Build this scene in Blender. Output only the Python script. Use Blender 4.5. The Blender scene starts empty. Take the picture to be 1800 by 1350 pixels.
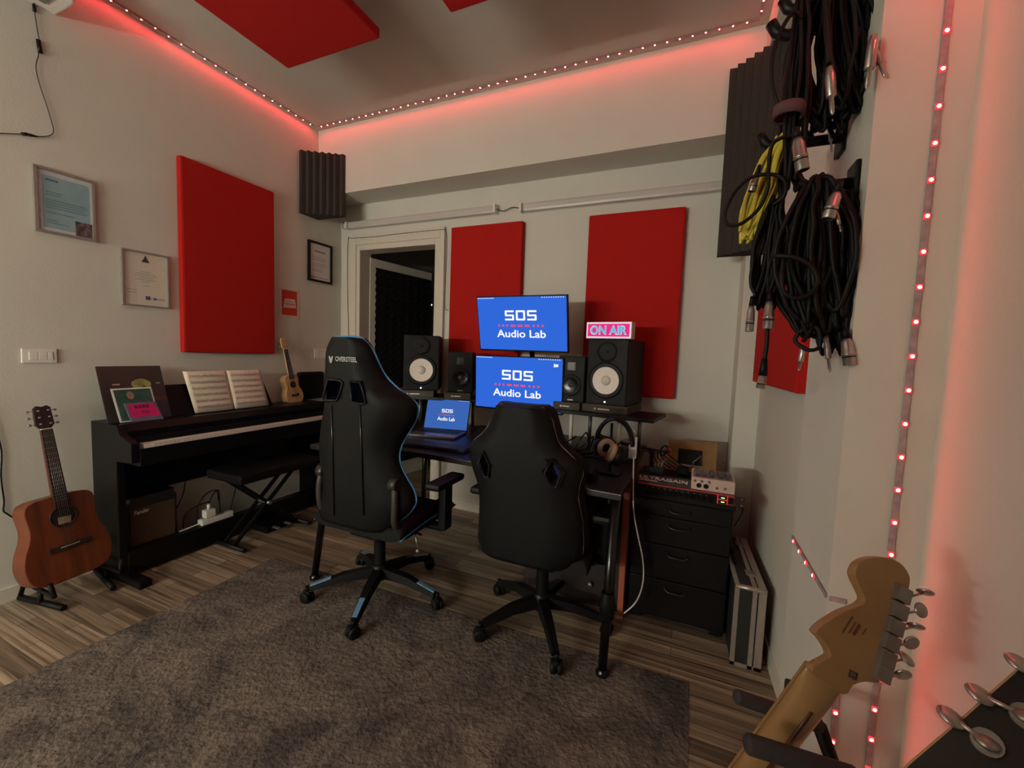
import bpy, bmesh, math, random
from mathutils import Vector, Matrix
random.seed(7)
PI = math.pi
C = bpy.context.scene.collection
SC = bpy.context.scene

# ------------------------------------------------------------------ camera
FPX = 730.0
YAW, PITCH, ROLL = 0.40266, 0.07332, 0.03615
EYE = Vector((0, 0, 1.3))
def _basis():
    f = Vector((-math.sin(YAW)*math.cos(PITCH), math.cos(YAW)*math.cos(PITCH), -math.sin(PITCH)))
    r = Vector((math.cos(YAW), math.sin(YAW), 0)); u = r.cross(f)
    c, s = math.cos(ROLL), math.sin(ROLL)
    return c*r+s*u, -s*r+c*u, f
RX, UP, FW = _basis()
cam_d = bpy.data.cameras.new('camera'); cam = bpy.data.objects.new('camera', cam_d); C.objects.link(cam)
cam_d.sensor_fit = 'HORIZONTAL'; cam_d.sensor_width = 36; cam_d.lens = FPX/1800*36; cam_d.clip_start = 0.02
cam.matrix_world = Matrix(((RX.x, UP.x, -FW.x, EYE.x), (RX.y, UP.y, -FW.y, EYE.y), (RX.z, UP.z, -FW.z, EYE.z), (0, 0, 0, 1)))
SC.camera = cam
def ray(px, py): return RX*((px-900)/FPX) - UP*((py-675)/FPX) + FW
def at(px, py, ax, v):
    d = ray(px, py); i = 'xyz'.index(ax); return EYE + d*((v-EYE[i])/d[i])
def pl(px, py, O, n):
    d = ray(px, py); return EYE + d*((O-EYE).dot(n)/d.dot(n))

# ------------------------------------------------------------------ world, light, exposure
w = bpy.data.worlds.new('world'); SC.world = w; w.use_nodes = True
w.node_tree.nodes['Background'].inputs[0].default_value = (0.02, 0.02, 0.025, 1)
w.node_tree.nodes['Background'].inputs[1].default_value = 0.2
SC.view_settings.view_transform = 'Standard'; SC.view_settings.look = 'None'
SC.view_settings.exposure = 0.0; SC.view_settings.gamma = 1.0; SC.view_settings.use_curve_mapping = False
TUBE_STRENGTH = 240.0
LED_STRENGTH = 620.0
LIGHT_COL = (1.0, 0.98, 0.88)

# ------------------------------------------------------------------ materials
def lin(c):
    c = c/255.0
    return c/12.92 if c <= 0.04045 else ((c+0.055)/1.055)**2.4
def rgb(r, g, b): return (lin(r), lin(g), lin(b), 1)
MATS = {}
def mat(name, col, rough=0.6, metal=0.0, noise=0.08, scale=40, bump=0.0, spec=0.5, bscale=None):
    if name in MATS: return MATS[name]
    m = bpy.data.materials.new(name); m.use_nodes = True; nt = m.node_tree
    b = nt.nodes['Principled BSDF']; c = rgb(*col)
    b.inputs['Roughness'].default_value = rough; b.inputs['Metallic'].default_value = metal
    b.inputs['Specular IOR Level'].default_value = spec
    tc = nt.nodes.new('ShaderNodeTexCoord'); nz = nt.nodes.new('ShaderNodeTexNoise')
    nz.inputs['Scale'].default_value = scale; nz.inputs['Detail'].default_value = 3
    nt.links.new(tc.outputs['Object'], nz.inputs['Vector'])
    r = nt.nodes.new('ShaderNodeValToRGB'); nt.links.new(nz.outputs['Fac'], r.inputs[0])
    r.color_ramp.elements[0].position = 0.3; r.color_ramp.elements[1].position = 0.7
    r.color_ramp.elements[0].color = tuple(x*(1-noise) for x in c[:3])+(1,)
    r.color_ramp.elements[1].color = tuple(min(1, x*(1+noise)) for x in c[:3])+(1,)
    nt.links.new(r.outputs[0], b.inputs['Base Color'])
    if bump:
        n2 = nt.nodes.new('ShaderNodeTexNoise'); n2.inputs['Scale'].default_value = bscale or scale*4; n2.inputs['Detail'].default_value = 3
        nt.links.new(tc.outputs['Object'], n2.inputs['Vector'])
        bp = nt.nodes.new('ShaderNodeBump'); bp.inputs['Strength'].default_value = bump; bp.inputs['Distance'].default_value = 0.004
        nt.links.new(n2.outputs['Fac'], bp.inputs['Height']); nt.links.new(bp.outputs[0], b.inputs['Normal'])
    MATS[name] = m; return m
def emit(name, col, strength):
    if name in MATS: return MATS[name]
    m = bpy.data.materials.new(name); m.use_nodes = True; nt = m.node_tree; nt.nodes.clear()
    e = nt.nodes.new('ShaderNodeEmission'); e.inputs[0].default_value = tuple(col)+(1,) if len(col) == 3 else col
    e.inputs[1].default_value = strength
    o = nt.nodes.new('ShaderNodeOutputMaterial'); nt.links.new(e.outputs[0], o.inputs[0])
    MATS[name] = m; return m
wallm = mat('wall_paint', (206, 203, 191), 0.85, noise=0.02, scale=3, bump=0.12, bscale=90)
ceilm = mat('ceiling_paint', (186, 180, 168), 0.9, noise=0.02, scale=3)
trimm = mat('white_trim', (205, 198, 182), 0.5, noise=0.02)
redm = mat('red_fabric', (172, 30, 26), 0.95, noise=0.06, scale=160, bump=0.25, bscale=500, spec=0.15)
foamm = mat('charcoal_foam', (64, 60, 55), 0.95, noise=0.12, scale=120, bump=0.3, bscale=600, spec=0.1)
foamd = mat('dark_foam', (26, 24, 23), 0.97, noise=0.1, scale=60, spec=0.1)
blackm = mat('black_plastic', (13, 13, 14), 0.45, spec=0.22, noise=0.1)
blackg = mat('black_gloss', (9, 9, 10), 0.25, noise=0.05)
rubber = mat('black_rubber', (11, 10, 10), 0.55, spec=0.22, noise=0.15, scale=80)
pianom = mat('piano_black', (12, 11, 11), 0.35, spec=0.22, noise=0.15, scale=30)
chairm = mat('black_leatherette', (11, 11, 12), 0.6, spec=0.22, noise=0.12, scale=60, bump=0.2, bscale=400)
chairm2 = mat('dark_leatherette', (18, 16, 17), 0.55, spec=0.22, noise=0.12, scale=60, bump=0.2, bscale=400)
bluem = mat('blue_piping', (70, 140, 190), 0.5)
chrome = mat('chrome', (172, 166, 160), 0.3, metal=0.8, noise=0.03)
steel = mat('dull_metal', (150, 145, 140), 0.4, metal=0.9)
alu = mat('aluminium', (190, 180, 170), 0.35, metal=0.7)
whitep = mat('white_plastic', (225, 220, 210), 0.4, noise=0.03)
ivory = mat('ivory_key', (225, 215, 200), 0.3, noise=0.02)
paper = mat('paper', (232, 220, 195), 0.8, noise=0.03)
inkm = mat('ink', (60, 55, 50), 0.8)
greyink = mat('grey_ink', (140, 135, 128), 0.8)
deskm = mat('desk_dark', (22, 17, 18), 0.38, noise=0.15, scale=20)
whitet = mat('white_print', (225, 222, 215), 0.6, noise=0.0)
conem = mat('speaker_cone', (228, 218, 205), 0.5, noise=0.03)
tan = mat('tan_velour', (150, 125, 105), 0.95, noise=0.2, scale=200)
cabinetm = mat('drawer_black', (12, 9, 9), 0.5, spec=0.22, noise=0.2, scale=25)

def woodmat(name, c1, c2, c3, axis_scale, rough=0.4):
    m = bpy.data.materials.new(name); m.use_nodes = True; nt = m.node_tree; b = nt.nodes['Principled BSDF']
    b.inputs['Roughness'].default_value = rough
    tc = nt.nodes.new('ShaderNodeTexCoord'); mp = nt.nodes.new('ShaderNodeMapping'); mp.inputs['Scale'].default_value = axis_scale
    nt.links.new(tc.outputs['Object'], mp.inputs[0])
    nz = nt.nodes.new('ShaderNodeTexNoise'); nz.inputs['Scale'].default_value = 1; nz.inputs['Detail'].default_value = 5; nz.inputs['Distortion'].default_value = 0.6
    nt.links.new(mp.outputs[0], nz.inputs['Vector'])
    r = nt.nodes.new('ShaderNodeValToRGB'); nt.links.new(nz.outputs['Fac'], r.inputs[0])
    e = r.color_ramp.elements; e[0].position = 0.32; e[0].color = rgb(*c1); e[1].position = 0.68; e[1].color = rgb(*c3)
    x = e.new(0.5); x.color = rgb(*c2)
    nt.links.new(r.outputs[0], b.inputs['Base Color']); return m
mahog = woodmat('mahogany', (84, 40, 20), (104, 50, 26), (118, 60, 32), (30, 2.5, 8), 0.35)
maple = woodmat('maple', (136, 102, 64), (144, 110, 70), (152, 118, 78), (6, 6, 6), 0.3)
spruce = woodmat('pale_wood', (196, 158, 112), (206, 170, 122), (214, 180, 134), (60, 8, 8), 0.45)
rosew = woodmat('rosewood', (34, 22, 18), (44, 30, 24), (54, 38, 30), (40, 6, 8), 0.45)

def floormat():
    m = bpy.data.materials.new('laminate_planks'); m.use_nodes = True; nt = m.node_tree; b = nt.nodes['Principled BSDF']
    b.inputs['Roughness'].default_value = 0.42
    N = nt.nodes.new; L = nt.links.new
    tc = N('ShaderNodeTexCoord')
    br = N('ShaderNodeTexBrick'); br.offset = 0.37; br.inputs['Scale'].default_value = 1
    br.inputs['Brick Width'].default_value = 0.62; br.inputs['Row Height'].default_value = 0.065
    br.inputs['Mortar Size'].default_value = 0.0012; br.inputs['Mortar Smooth'].default_value = 0.3
    br.inputs['Color1'].default_value = rgb(114, 97, 80); br.inputs['Color2'].default_value = rgb(178, 157, 132); br.inputs['Mortar'].default_value = rgb(60, 48, 36)
    L(tc.outputs['Object'], br.inputs['Vector'])
    mp = N('ShaderNodeMapping'); mp.inputs['Scale'].default_value = (1.6, 55, 1); L(tc.outputs['Object'], mp.inputs[0])
    nz = N('ShaderNodeTexNoise'); nz.inputs['Scale'].default_value = 1; nz.inputs['Detail'].default_value = 6; nz.inputs['Distortion'].default_value = 0.8
    L(mp.outputs[0], nz.inputs['Vector'])
    r = N('ShaderNodeValToRGB'); L(nz.outputs['Fac'], r.inputs[0]); e = r.color_ramp.elements
    e[0].position = 0.35; e[0].color = (0.24, 0.21, 0.19, 1); e[1].position = 0.62; e[1].color = (1, 1, 1, 1)
    mx = N('ShaderNodeMix'); mx.data_type = 'RGBA'; mx.blend_type = 'MULTIPLY'; mx.inputs['Factor'].default_value = 0.85
    L(br.outputs['Color'], mx.inputs['A']); L(r.outputs[0], mx.inputs['B']); L(mx.outputs['Result'], b.inputs['Base Color'])
    return m
def rugmat():
    m = bpy.data.materials.new('rug_pile'); m.use_nodes = True; nt = m.node_tree; b = nt.nodes['Principled BSDF']
    b.inputs['Roughness'].default_value = 1.0; b.inputs['Specular IOR Level'].default_value = 0.1
    N = nt.nodes.new; L = nt.links.new
    tc = N('ShaderNodeTexCoord')
    n1 = N('ShaderNodeTexNoise'); n1.inputs['Scale'].default_value = 3.4; n1.inputs['Detail'].default_value = 8; n1.inputs['Roughness'].default_value = 0.68; n1.inputs['Distortion'].default_value = 1.2
    L(tc.outputs['Object'], n1.inputs['Vector'])
    r = N('ShaderNodeValToRGB'); L(n1.outputs['Fac'], r.inputs[0]); e = r.color_ramp.elements
    e[0].position = 0.38; e[0].color = rgb(84, 77, 73); e[1].position = 0.6; e[1].color = rgb(126, 115, 105)
    n2 = N('ShaderNodeTexNoise'); n2.inputs['Scale'].default_value = 55; n2.inputs['Detail'].default_value = 6
    L(tc.outputs['Object'], n2.inputs['Vector'])
    r2 = N('ShaderNodeValToRGB'); L(n2.outputs['Fac'], r2.inputs[0]); r2.color_ramp.elements[0].position = 0.3; r2.color_ramp.elements[0].color = (0.55, 0.55, 0.55, 1); r2.color_ramp.elements[1].position = 0.7
    mx = N('ShaderNodeMix'); mx.data_type = 'RGBA'; mx.blend_type = 'MULTIPLY'; mx.inputs['Factor'].default_value = 0.8
    L(r.outputs[0], mx.inputs['A']); L(r2.outputs[0], mx.inputs['B']); L(mx.outputs['Result'], b.inputs['Base Color'])
    bp = N('ShaderNodeBump'); bp.inputs['Strength'].default_value = 0.9; bp.inputs['Distance'].default_value = 0.012
    L(n2.outputs['Fac'], bp.inputs['Height']); L(bp.outputs[0], b.inputs['Normal'])
    return m

# ------------------------------------------------------------------ mesh helpers
def V(*a): return Vector(a)
class MB:
    def __init__(s): s.b = bmesh.new(); s.mi = 0
    def _new(s, f0):
        for f in s.b.faces[f0:] if False else []: pass
    def face(s, pts):
        vs = [s.b.verts.new(p) for p in pts]
        try: f = s.b.faces.new(vs); f.material_index = s.mi; return f
        except ValueError: return None
    def hexa(s, p):   # 8 points, bottom 4 then top 4, same winding
        v = [s.b.verts.new(q) for q in p]
        for q in ((3, 2, 1, 0), (4, 5, 6, 7), (0, 1, 5, 4), (1, 2, 6, 5), (2, 3, 7, 6), (3, 0, 4, 7)):
            f = s.b.faces.new([v[i] for i in q]); f.material_index = s.mi
    def box(s, x0, x1, y0, y1, z0, z1, bev=0.0, M=None):
        t = bmesh.new(); bmesh.ops.create_cube(t, size=1)
        for v in t.verts: v.co = V((x0+x1)/2+v.co.x*(x1-x0), (y0+y1)/2+v.co.y*(y1-y0), (z0+z1)/2+v.co.z*(z1-z0))
        if bev: bmesh.ops.bevel(t, geom=t.edges[:], offset=min(bev, abs(x1-x0)*.45, abs(y1-y0)*.45, abs(z1-z0)*.45), segments=2, affect='EDGES', profile=0.6)
        if M is not None: bmesh.ops.transform(t, matrix=M, verts=t.verts)
        s.merge(t); return s
    def merge(s, t):
        mp = {}
        for v in t.verts: mp[v] = s.b.verts.new(v.co)
        for f in t.faces:
            try: nf = s.b.faces.new([mp[v] for v in f.verts]); nf.material_index = s.mi; nf.smooth = f.smooth
            except ValueError: pass
        t.free()
    def cyl(s, p0, p1, r0, r1=None, n=16, caps=True):
        r1 = r0 if r1 is None else r1; p0 = Vector(p0); p1 = Vector(p1); d = (p1-p0).normalized()
        a = d.orthogonal().normalized(); c = d.cross(a)
        A = [s.b.verts.new(p0+(a*math.cos(2*PI*i/n)+c*math.sin(2*PI*i/n))*r0) for i in range(n)]
        B = [s.b.verts.new(p1+(a*math.cos(2*PI*i/n)+c*math.sin(2*PI*i/n))*r1) for i in range(n)]
        for i in range(n):
            f = s.b.faces.new([A[i], A[(i+1) % n], B[(i+1) % n], B[i]]); f.smooth = True; f.material_index = s.mi
        if caps:
            for q in (A[::-1], B): f = s.b.faces.new(q); f.material_index = s.mi
        return s
    def lathe(s, p, d, prof, n=24):  # prof: (t along d, radius)
        p = Vector(p); d = Vector(d).normalized(); a = d.orthogonal().normalized(); c = d.cross(a); rows = []
        for t, r in prof: rows.append([s.b.verts.new(p+d*t+(a*math.cos(2*PI*i/n)+c*math.sin(2*PI*i/n))*max(r, 1e-5)) for i in range(n)])
        for A, B in zip(rows, rows[1:]):
            for i in range(n):
                f = s.b.faces.new([A[i], A[(i+1) % n], B[(i+1) % n], B[i]]); f.smooth = True; f.material_index = s.mi
        return s
    def tube(s, pts, r, n=8, closed=False, ra=None):
        pts = [Vector(p) for p in pts]; m = len(pts); rows = []; ref = None
        for i, p in enumerate(pts):
            if closed: t = pts[(i+1) % m]-pts[i-1]
            else: t = pts[min(i+1, m-1)]-pts[max(i-1, 0)]
            if t.length < 1e-9: t = V(0, 0, 1)
            t.normalize()
            if ref is None: ref = t.orthogonal().normalized()
            ref = (ref-t*ref.dot(t));
            if ref.length < 1e-6: ref = t.orthogonal()
            ref.normalize(); c = t.cross(ref)
            rr = r if ra is None else ra[i]
            rows.append([s.b.verts.new(p+(ref*math.cos(2*PI*k/n)+c*math.sin(2*PI*k/n))*rr) for k in range(n)])
        R = list(zip(rows, rows[1:])) + ([(rows[-1], rows[0])] if closed else [])
        for A, B in R:
            off = 0
            if closed and A is rows[-1]:
                off = min(range(n), key=lambda k: (A[0].co-B[k].co).length)
            for k in range(n):
                f = s.b.faces.new([A[k], A[(k+1) % n], B[(k+1+off) % n], B[(k+off) % n]]); f.smooth = True; f.material_index = s.mi
        if not closed:
            for q in (rows[0][::-1], rows[-1]): f = s.b.faces.new(q); f.material_index = s.mi
        return s
    def prism(s, poly, off, bev=0.0):   # poly list of 3D points, extruded by vector off
        t = bmesh.new(); off = Vector(off); n = len(poly)
        A = [t.verts.new(Vector(p)) for p in poly]; B = [t.verts.new(Vector(p)+off) for p in poly]
        t.faces.new(A[::-1]); t.faces.new(B)
        for i in range(n): t.faces.new([A[i], A[(i+1) % n], B[(i+1) % n], B[i]])
        bmesh.ops.recalc_face_normals(t, faces=t.faces)
        if bev:
            es = [e for e in t.edges if any(len(f.verts) == n and n > 4 for f in e.link_faces)] if n > 4 else t.edges[:]
            bmesh.ops.bevel(t, geom=es, offset=bev, segments=2, affect='EDGES', profile=0.6)
        s.merge(t); return s
    def ball(s, c, r, sx=1, sy=1, sz=1, n=16, M=None):
        t = bmesh.new(); bmesh.ops.create_uvsphere(t, u_segments=n, v_segments=max(6, n//2), radius=r)
        for v in t.verts: v.co = V(v.co.x*sx, v.co.y*sy, v.co.z*sz)
        if M is not None: bmesh.ops.transform(t, matrix=M, verts=t.verts)
        for v in t.verts: v.co += Vector(c)
        for f in t.faces: f.smooth = True
        s.merge(t); return s
WM = {}
def matrix_of(o): return WM.get(o.name, Matrix())
def build(name, mb, m, parent=None, world=True, flip=True):
    """one mesh object; world=True: verts are in world metres and are moved into the parent's frame"""
    me = bpy.data.meshes.new(name)
    if flip: bmesh.ops.recalc_face_normals(mb.b, faces=mb.b.faces)
    mb.b.to_mesh(me); mb.b.free()
    for q in (m if isinstance(m, (list, tuple)) else [m]): me.materials.append(q)
    o = bpy.data.objects.new(name, me); C.objects.link(o)
    if parent is not None:
        M = matrix_of(parent); o.parent = parent; WM[o.name] = M
        if world: me.transform(M.inverted())
    else: WM[o.name] = Matrix()
    return o
def thing(name, label, cat, loc=(0, 0, 0), rz=0, group=None, M=None):
    o = bpy.data.objects.new(name, None); C.objects.link(o); o.empty_display_size = 0.05
    M = M if M is not None else Matrix.Translation(loc) @ Matrix.Rotation(rz, 4, 'Z')
    o.matrix_world = M; WM[o.name] = M
    o['label'] = label; o['category'] = cat
    if group: o['group'] = group
    return o
def tag(o, label, cat, group=None):
    o['label'] = label; o['category'] = cat
    if group: o['group'] = group
    return o
def struct(name, mb, m):
    o = build(name, mb, m); o['kind'] = 'structure'; return o
def copy_tree(o, M, label=None):
    r = o.copy(); C.objects.link(r); r.matrix_world = M; WM[r.name] = M
    if label: r['label'] = label
    for ch in list(o.children):
        c = ch.copy(); C.objects.link(c); c.parent = r
        for g in ch.children: d = g.copy(); C.objects.link(d); d.parent = c
    return r
def lettering(name, body, m, parent, O, ex, ey, W, H, depth=0.001, world=True, bold=0.0):
    """text fitted into W x H, lower-left corner O, reading along ex, up ey"""
    cu = bpy.data.curves.new(name, 'FONT'); cu.body = body; cu.extrude = 0.01; cu.offset = bold; cu.resolution_u = 3
    t = bpy.data.objects.new(name, cu); C.objects.link(t)
    dg = bpy.context.evaluated_depsgraph_get(); me = bpy.data.meshes.new_from_object(t.evaluated_get(dg))
    bpy.data.objects.remove(t); bpy.data.curves.remove(cu)
    xs = [v.co.x for v in me.vertices]; ys = [v.co.y for v in me.vertices]
    x0, x1, y0, y1 = min(xs), max(xs), min(ys), max(ys)
    ex = Vector(ex).normalized(); ey = Vector(ey).normalized(); ez = ex.cross(ey)
    for v in me.vertices:
        v.co = Vector(O)+ex*((v.co.x-x0)/(x1-x0)*W)+ey*((v.co.y-y0)/(y1-y0)*H)+ez*(v.co.z/0.01*depth)
    me.materials.clear(); me.materials.append(m)
    o = bpy.data.objects.new(name, me); C.objects.link(o)
    if parent is not None:
        M = matrix_of(parent); o.parent = parent; WM[o.name] = M
        if world: me.transform(M.inverted())
    return o
def smooth_path(pts, k=6, closed=False):
    P = [Vector(p) for p in pts]; n = len(P); out = []
    for i in range(n if closed else n-1):
        if closed: a, b, c, d = P[(i-1) % n], P[i], P[(i+1) % n], P[(i+2) % n]
        else: a, b, c, d = P[max(i-1, 0)], P[i], P[i+1], P[min(i+2, n-1)]
        for j in range(k):
            t = j/k
            out.append(0.5*((2*b)+(c-a)*t+(2*a-5*b+4*c-d)*t*t+(3*b-a-3*c+d)*t**3))
    if not closed: out.append(P[-1])
    return out

# ------------------------------------------------------------------ room shell
XL, YB, ZC = -3.0, 2.94, 3.11
YR = -2.4
def quadbox(name, x0, x1, y0, y1, z0, z1, m=wallm):
    mb = MB(); mb.box(x0, x1, y0, y1, z0, z1); return struct(name, mb, m)
mb = MB(); mb.box(XL-.12, .56, YR-.1, 5.2, -.1, 0); struct('floor', mb, floormat())
quadbox('ceiling', XL-.12, .56, YR-.1, 5.2, ZC, ZC+.1, ceilm)
quadbox('wall_left', XL-.12, XL, YR-.1, 5.2, 0, ZC)
DX0, DX1, DZ = -2.764, -1.971, 2.167
mb = MB(); mb.box(XL, DX0-.03, YB, YB+.13, 0, ZC); mb.box(DX1+.03, .56, YB, YB+.13, 0, ZC); mb.box(DX0-.03, DX1+.03, YB, YB+.13, DZ+.03, ZC)
struct('wall_back', mb, wallm)
mb = MB(); mb.box(XL, .40, 2.685, YB, 2.57, ZC); struct('trim_1', mb, wallm)           # beam
mb = MB(); mb.box(.272, .45, 1.36, 2.684, 2.905, ZC); struct('trim_2', mb, wallm)        # side beam
mb = MB(); mb.box(.25, .40, 2.685, YB, 0, 2.57); struct('trim_3', mb, wallm)           # pilaster
mb = MB(); mb.prism([V(.415, 1.35, 0), V(.368, 2.70, 0), V(.56, 2.70, 0), V(.56, 1.35, 0)], (0, 0, ZC)); struct('wall_right', mb, wallm)
mb = MB(); mb.box(.302, .56, 1.06, 1.39, 0, ZC); struct('wall_column', mb, wallm)
quadbox('wall_right_near', .447, .56, -.5, 1.06, 0, ZC)
quadbox('wall_light_blocker', -.72, .56, YR, -.5, 0, ZC)  # unseen wall block, added to keep light off the column and right wall
quadbox('wall_rear', XL, .56, YR-.1, YR, 0, ZC)
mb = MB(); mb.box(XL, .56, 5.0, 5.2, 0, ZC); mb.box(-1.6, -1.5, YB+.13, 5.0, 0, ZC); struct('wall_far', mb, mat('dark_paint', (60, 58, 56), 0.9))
mb = MB(); mb.prism([V(.405, 1.39, 0), V(.360, 2.685, 0), V(.373, 2.685, 0), V(.418, 1.39, 0)], (0, 0, .075)); struct('baseboard_right', mb, trimm)
mb = MB(); mb.box(XL, XL+.012, YR, YB, 0, .07); struct('baseboard_left', mb, trimm)
mb = MB(); mb.box(DX1+.12, .25, YB-.012, YB, 0, .07); struct('baseboard_back', mb, trimm)

# door with frame and foam covered leaf, opened into the dark room
mb = MB(); y0 = YB-.018
mb.box(-2.918, DX0, y0, YB, 0, DZ+.13, .004); mb.box(DX1, -1.876, y0, YB, 0, DZ+.13, .004); mb.box(DX0, DX1, y0, YB, DZ, DZ+.13, .004)
mb.box(-2.918, DX0-.035, y0-.012, y0, 0, DZ+.13, .003); mb.box(DX1+.05, -1.876, y0-.012, y0, 0, DZ+.13, .003); mb.box(DX0-.035, DX1+.05, y0-.012, y0, DZ+.045, DZ+.13, .003)
mb.box(DX0-.03, DX0+.001, y0+.004, YB+.13, 0, DZ); mb.box(DX1-.001, DX1+.03, y0+.004, YB+.13, 0, DZ); mb.box(DX0-.03, DX1+.03, y0+.004, YB+.13, DZ-.001, DZ+.03)
fr = struct('door_1', mb, trimm)
H0, H1 = V(-2.755, 3.05, 0), V(-2.615, 3.83, 0)
dx = (H1-H0).normalized(); dn = V(dx.y, -dx.x, 0)      # dn faces +x
leaf = MB(); leaf.prism([H0, H1, H1-dn*.04, H0-dn*.04], (0, 0, 2.13)); lf = build('door_leaf', leaf, trimm, fr)
mb = MB(); nu, nv = 14, 56; g = []
for j in range(nv+1):
    row = []
    for i in range(nu+1):
        u = .045+.72*i/nu; z = .15+1.90*j/nv
        h = .012+.022*(0.5+0.5*math.sin(i*PI+0.0))*0+.014*(0.5-0.5*math.cos(j*PI))*(0.75+.25*math.cos(i*PI))
        row.append(mb.b.verts.new(H0+dx*u+dn*h+V(0, 0, z)))
    g.append(row)
for j in range(nv):
    for i in range(nu): mb.b.faces.new([g[j][i], g[j][i+1], g[j+1][i+1], g[j+1][i]])
build('foam_panel', mb, foamd, lf)
mb = MB(); p = H0+dx*.72+dn*.0+V(0, 0, 1.05); mb.cyl(p, p+dn*.05, .008); mb.cyl(p+dn*.05, p+dn*.05-dx*.11, .008); build('door_handle', mb, steel, lf)
dl = MB(); q = at(758.5, 536, 'y', 4.2); dl.ball(q, .009); o = build('indicator_light', dl, emit('white_led', (0.9, 0.85, 1), 3)); tag(o, 'tiny white pilot light glowing in the dark room through the doorway', 'light')

# ------------------------------------------------------------------ acoustic panels
def panel(name, label, x0, x1, y0, y1, z0, z1, group):
    if x0 == XL: x0 += .003
    if y1 == YB: y1 -= .003
    mb = MB(); mb.box(x0, x1, y0, y1, z0, z1, .012); o = build(name, mb, redm); tag(o, label, 'acoustic panel', group); return o
G = 'red fabric acoustic panels'
panel('sound_absorber', 'tall red fabric acoustic panel on the left wall above the piano', XL, -2.95, 1.608, 2.237, 1.232, 2.444, G)
panel('sound_absorber', 'red fabric acoustic panel on back wall right of the doorway', -1.800, -1.190, 2.885, YB, 1.05, 2.275, G)
panel('sound_absorber', 'red fabric acoustic panel on back wall behind the lit sign', -.700, -.083, 2.885, YB, 1.04, 2.264, G)
mb = MB(); a, b_ = V(.395, 1.73, 0), V(.368, 2.60, 0); mb.prism([a+V(0, 0, 1.195), b_+V(0, 0, 1.195), b_+V(-.05, 0, 1.195), a+V(-.05, 0, 1.195)], (0, 0, .62), .008)
tag(build('sound_absorber', mb, redm), 'red fabric acoustic panel on right wall half hidden behind hanging cables', 'acoustic panel', G)
def ceil_panel(label, x0, x1, y0, y1):
    t = thing('ceiling_panel', label, 'acoustic panel', ((x0+x1)/2, (y0+y1)/2, 2.85), group='red ceiling cloud panels')
    mb = MB(); mb.box(x0, x1, y0, y1, 2.85, 2.90, .01); build('padded_panel', mb, redm, t)
    for sx in (x0+.012, x1-.012):
        for sy in (y0+.12, y1-.16):
            mb = MB(); mb.cyl(V(sx, sy, 2.90), V(sx, sy, ZC), .0022, n=6); build('hanging_chain', mb, steel, t)
ceil_panel('large red panel hung below the ceiling over the left wall side', -2.181, -1.53, .55, 1.744)
ceil_panel('red ceiling panel of which only one corner shows at the top edge', -1.112, -.46, .53, 1.735)

def bass_trap(label, A, B, Cn, z0, z1, n, fname='bass_trap'):
    """triangular foam wedge: A,B ends of the ribbed diagonal front, Cn the room corner"""
    A, B, Cn = V(*A, 0), V(*B, 0), V(*Cn, 0); d = (B-A); nrm = V(d.y, -d.x, 0).normalized()
    if nrm.dot(Cn-A) > 0: nrm = -nrm
    pts = []
    for i in range(n*2+1):
        t = i/(2*n); pts.append(A+d*t+nrm*(.018 if i % 2 else -.012))
    poly = [Cn]+pts
    mb = MB(); t = mb.b
    lo = [t.verts.new(V(p.x, p.y, z0)) for p in poly]; hi = [t.verts.new(V(p.x, p.y, z1)) for p in poly]
    k = len(poly)
    for i in range(k): t.faces.new([lo[i], lo[(i+1) % k], hi[(i+1) % k], hi[i]])
    for i in range(1, k-1): t.faces.new([lo[0], lo[i], lo[i+1]]); t.faces.new([hi[0], hi[i], hi[i+1]])
    o = build(fname, mb, foamm); tag(o, label, 'bass trap', 'charcoal corner bass traps'); return o
bass_trap('small charcoal ribbed foam bass trap in the left corner', (-2.997, 2.485), (-2.69, 2.682), (-2.997, 2.682), 2.378, 2.868, 7)
bass_trap('tall charcoal ribbed foam bass trap in the right corner behind the cables', (.095, 2.675), (.38, 2.43), (.375, 2.675), 1.89, 2.895, 8)

# ------------------------------------------------------------------ LED strips
ledm = emit('red_led', (1.0, 0.055, 0.065), LED_STRENGTH)
ledlow = emit('red_led_dim', (1.0, 0.05, 0.06), LED_STRENGTH*.38)
ledhalo = emit('led_halo_glow', (1.0, 0.06, 0.06), 1.1)  # red halo round each LED, put into its body as weak emission
tape = mat('led_tape', (165, 145, 148), 0.5, noise=0.25, scale=60)
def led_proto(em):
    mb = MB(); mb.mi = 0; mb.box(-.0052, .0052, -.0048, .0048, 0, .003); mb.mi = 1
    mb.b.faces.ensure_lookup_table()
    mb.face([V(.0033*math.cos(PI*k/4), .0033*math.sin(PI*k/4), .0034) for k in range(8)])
    me = bpy.data.meshes.new('led'); mb.b.to_mesh(me); mb.b.free(); me.materials.append(ledhalo); me.materials.append(em); return me
LEDME = led_proto(ledm); LEDLOW = led_proto(ledlow)
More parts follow.
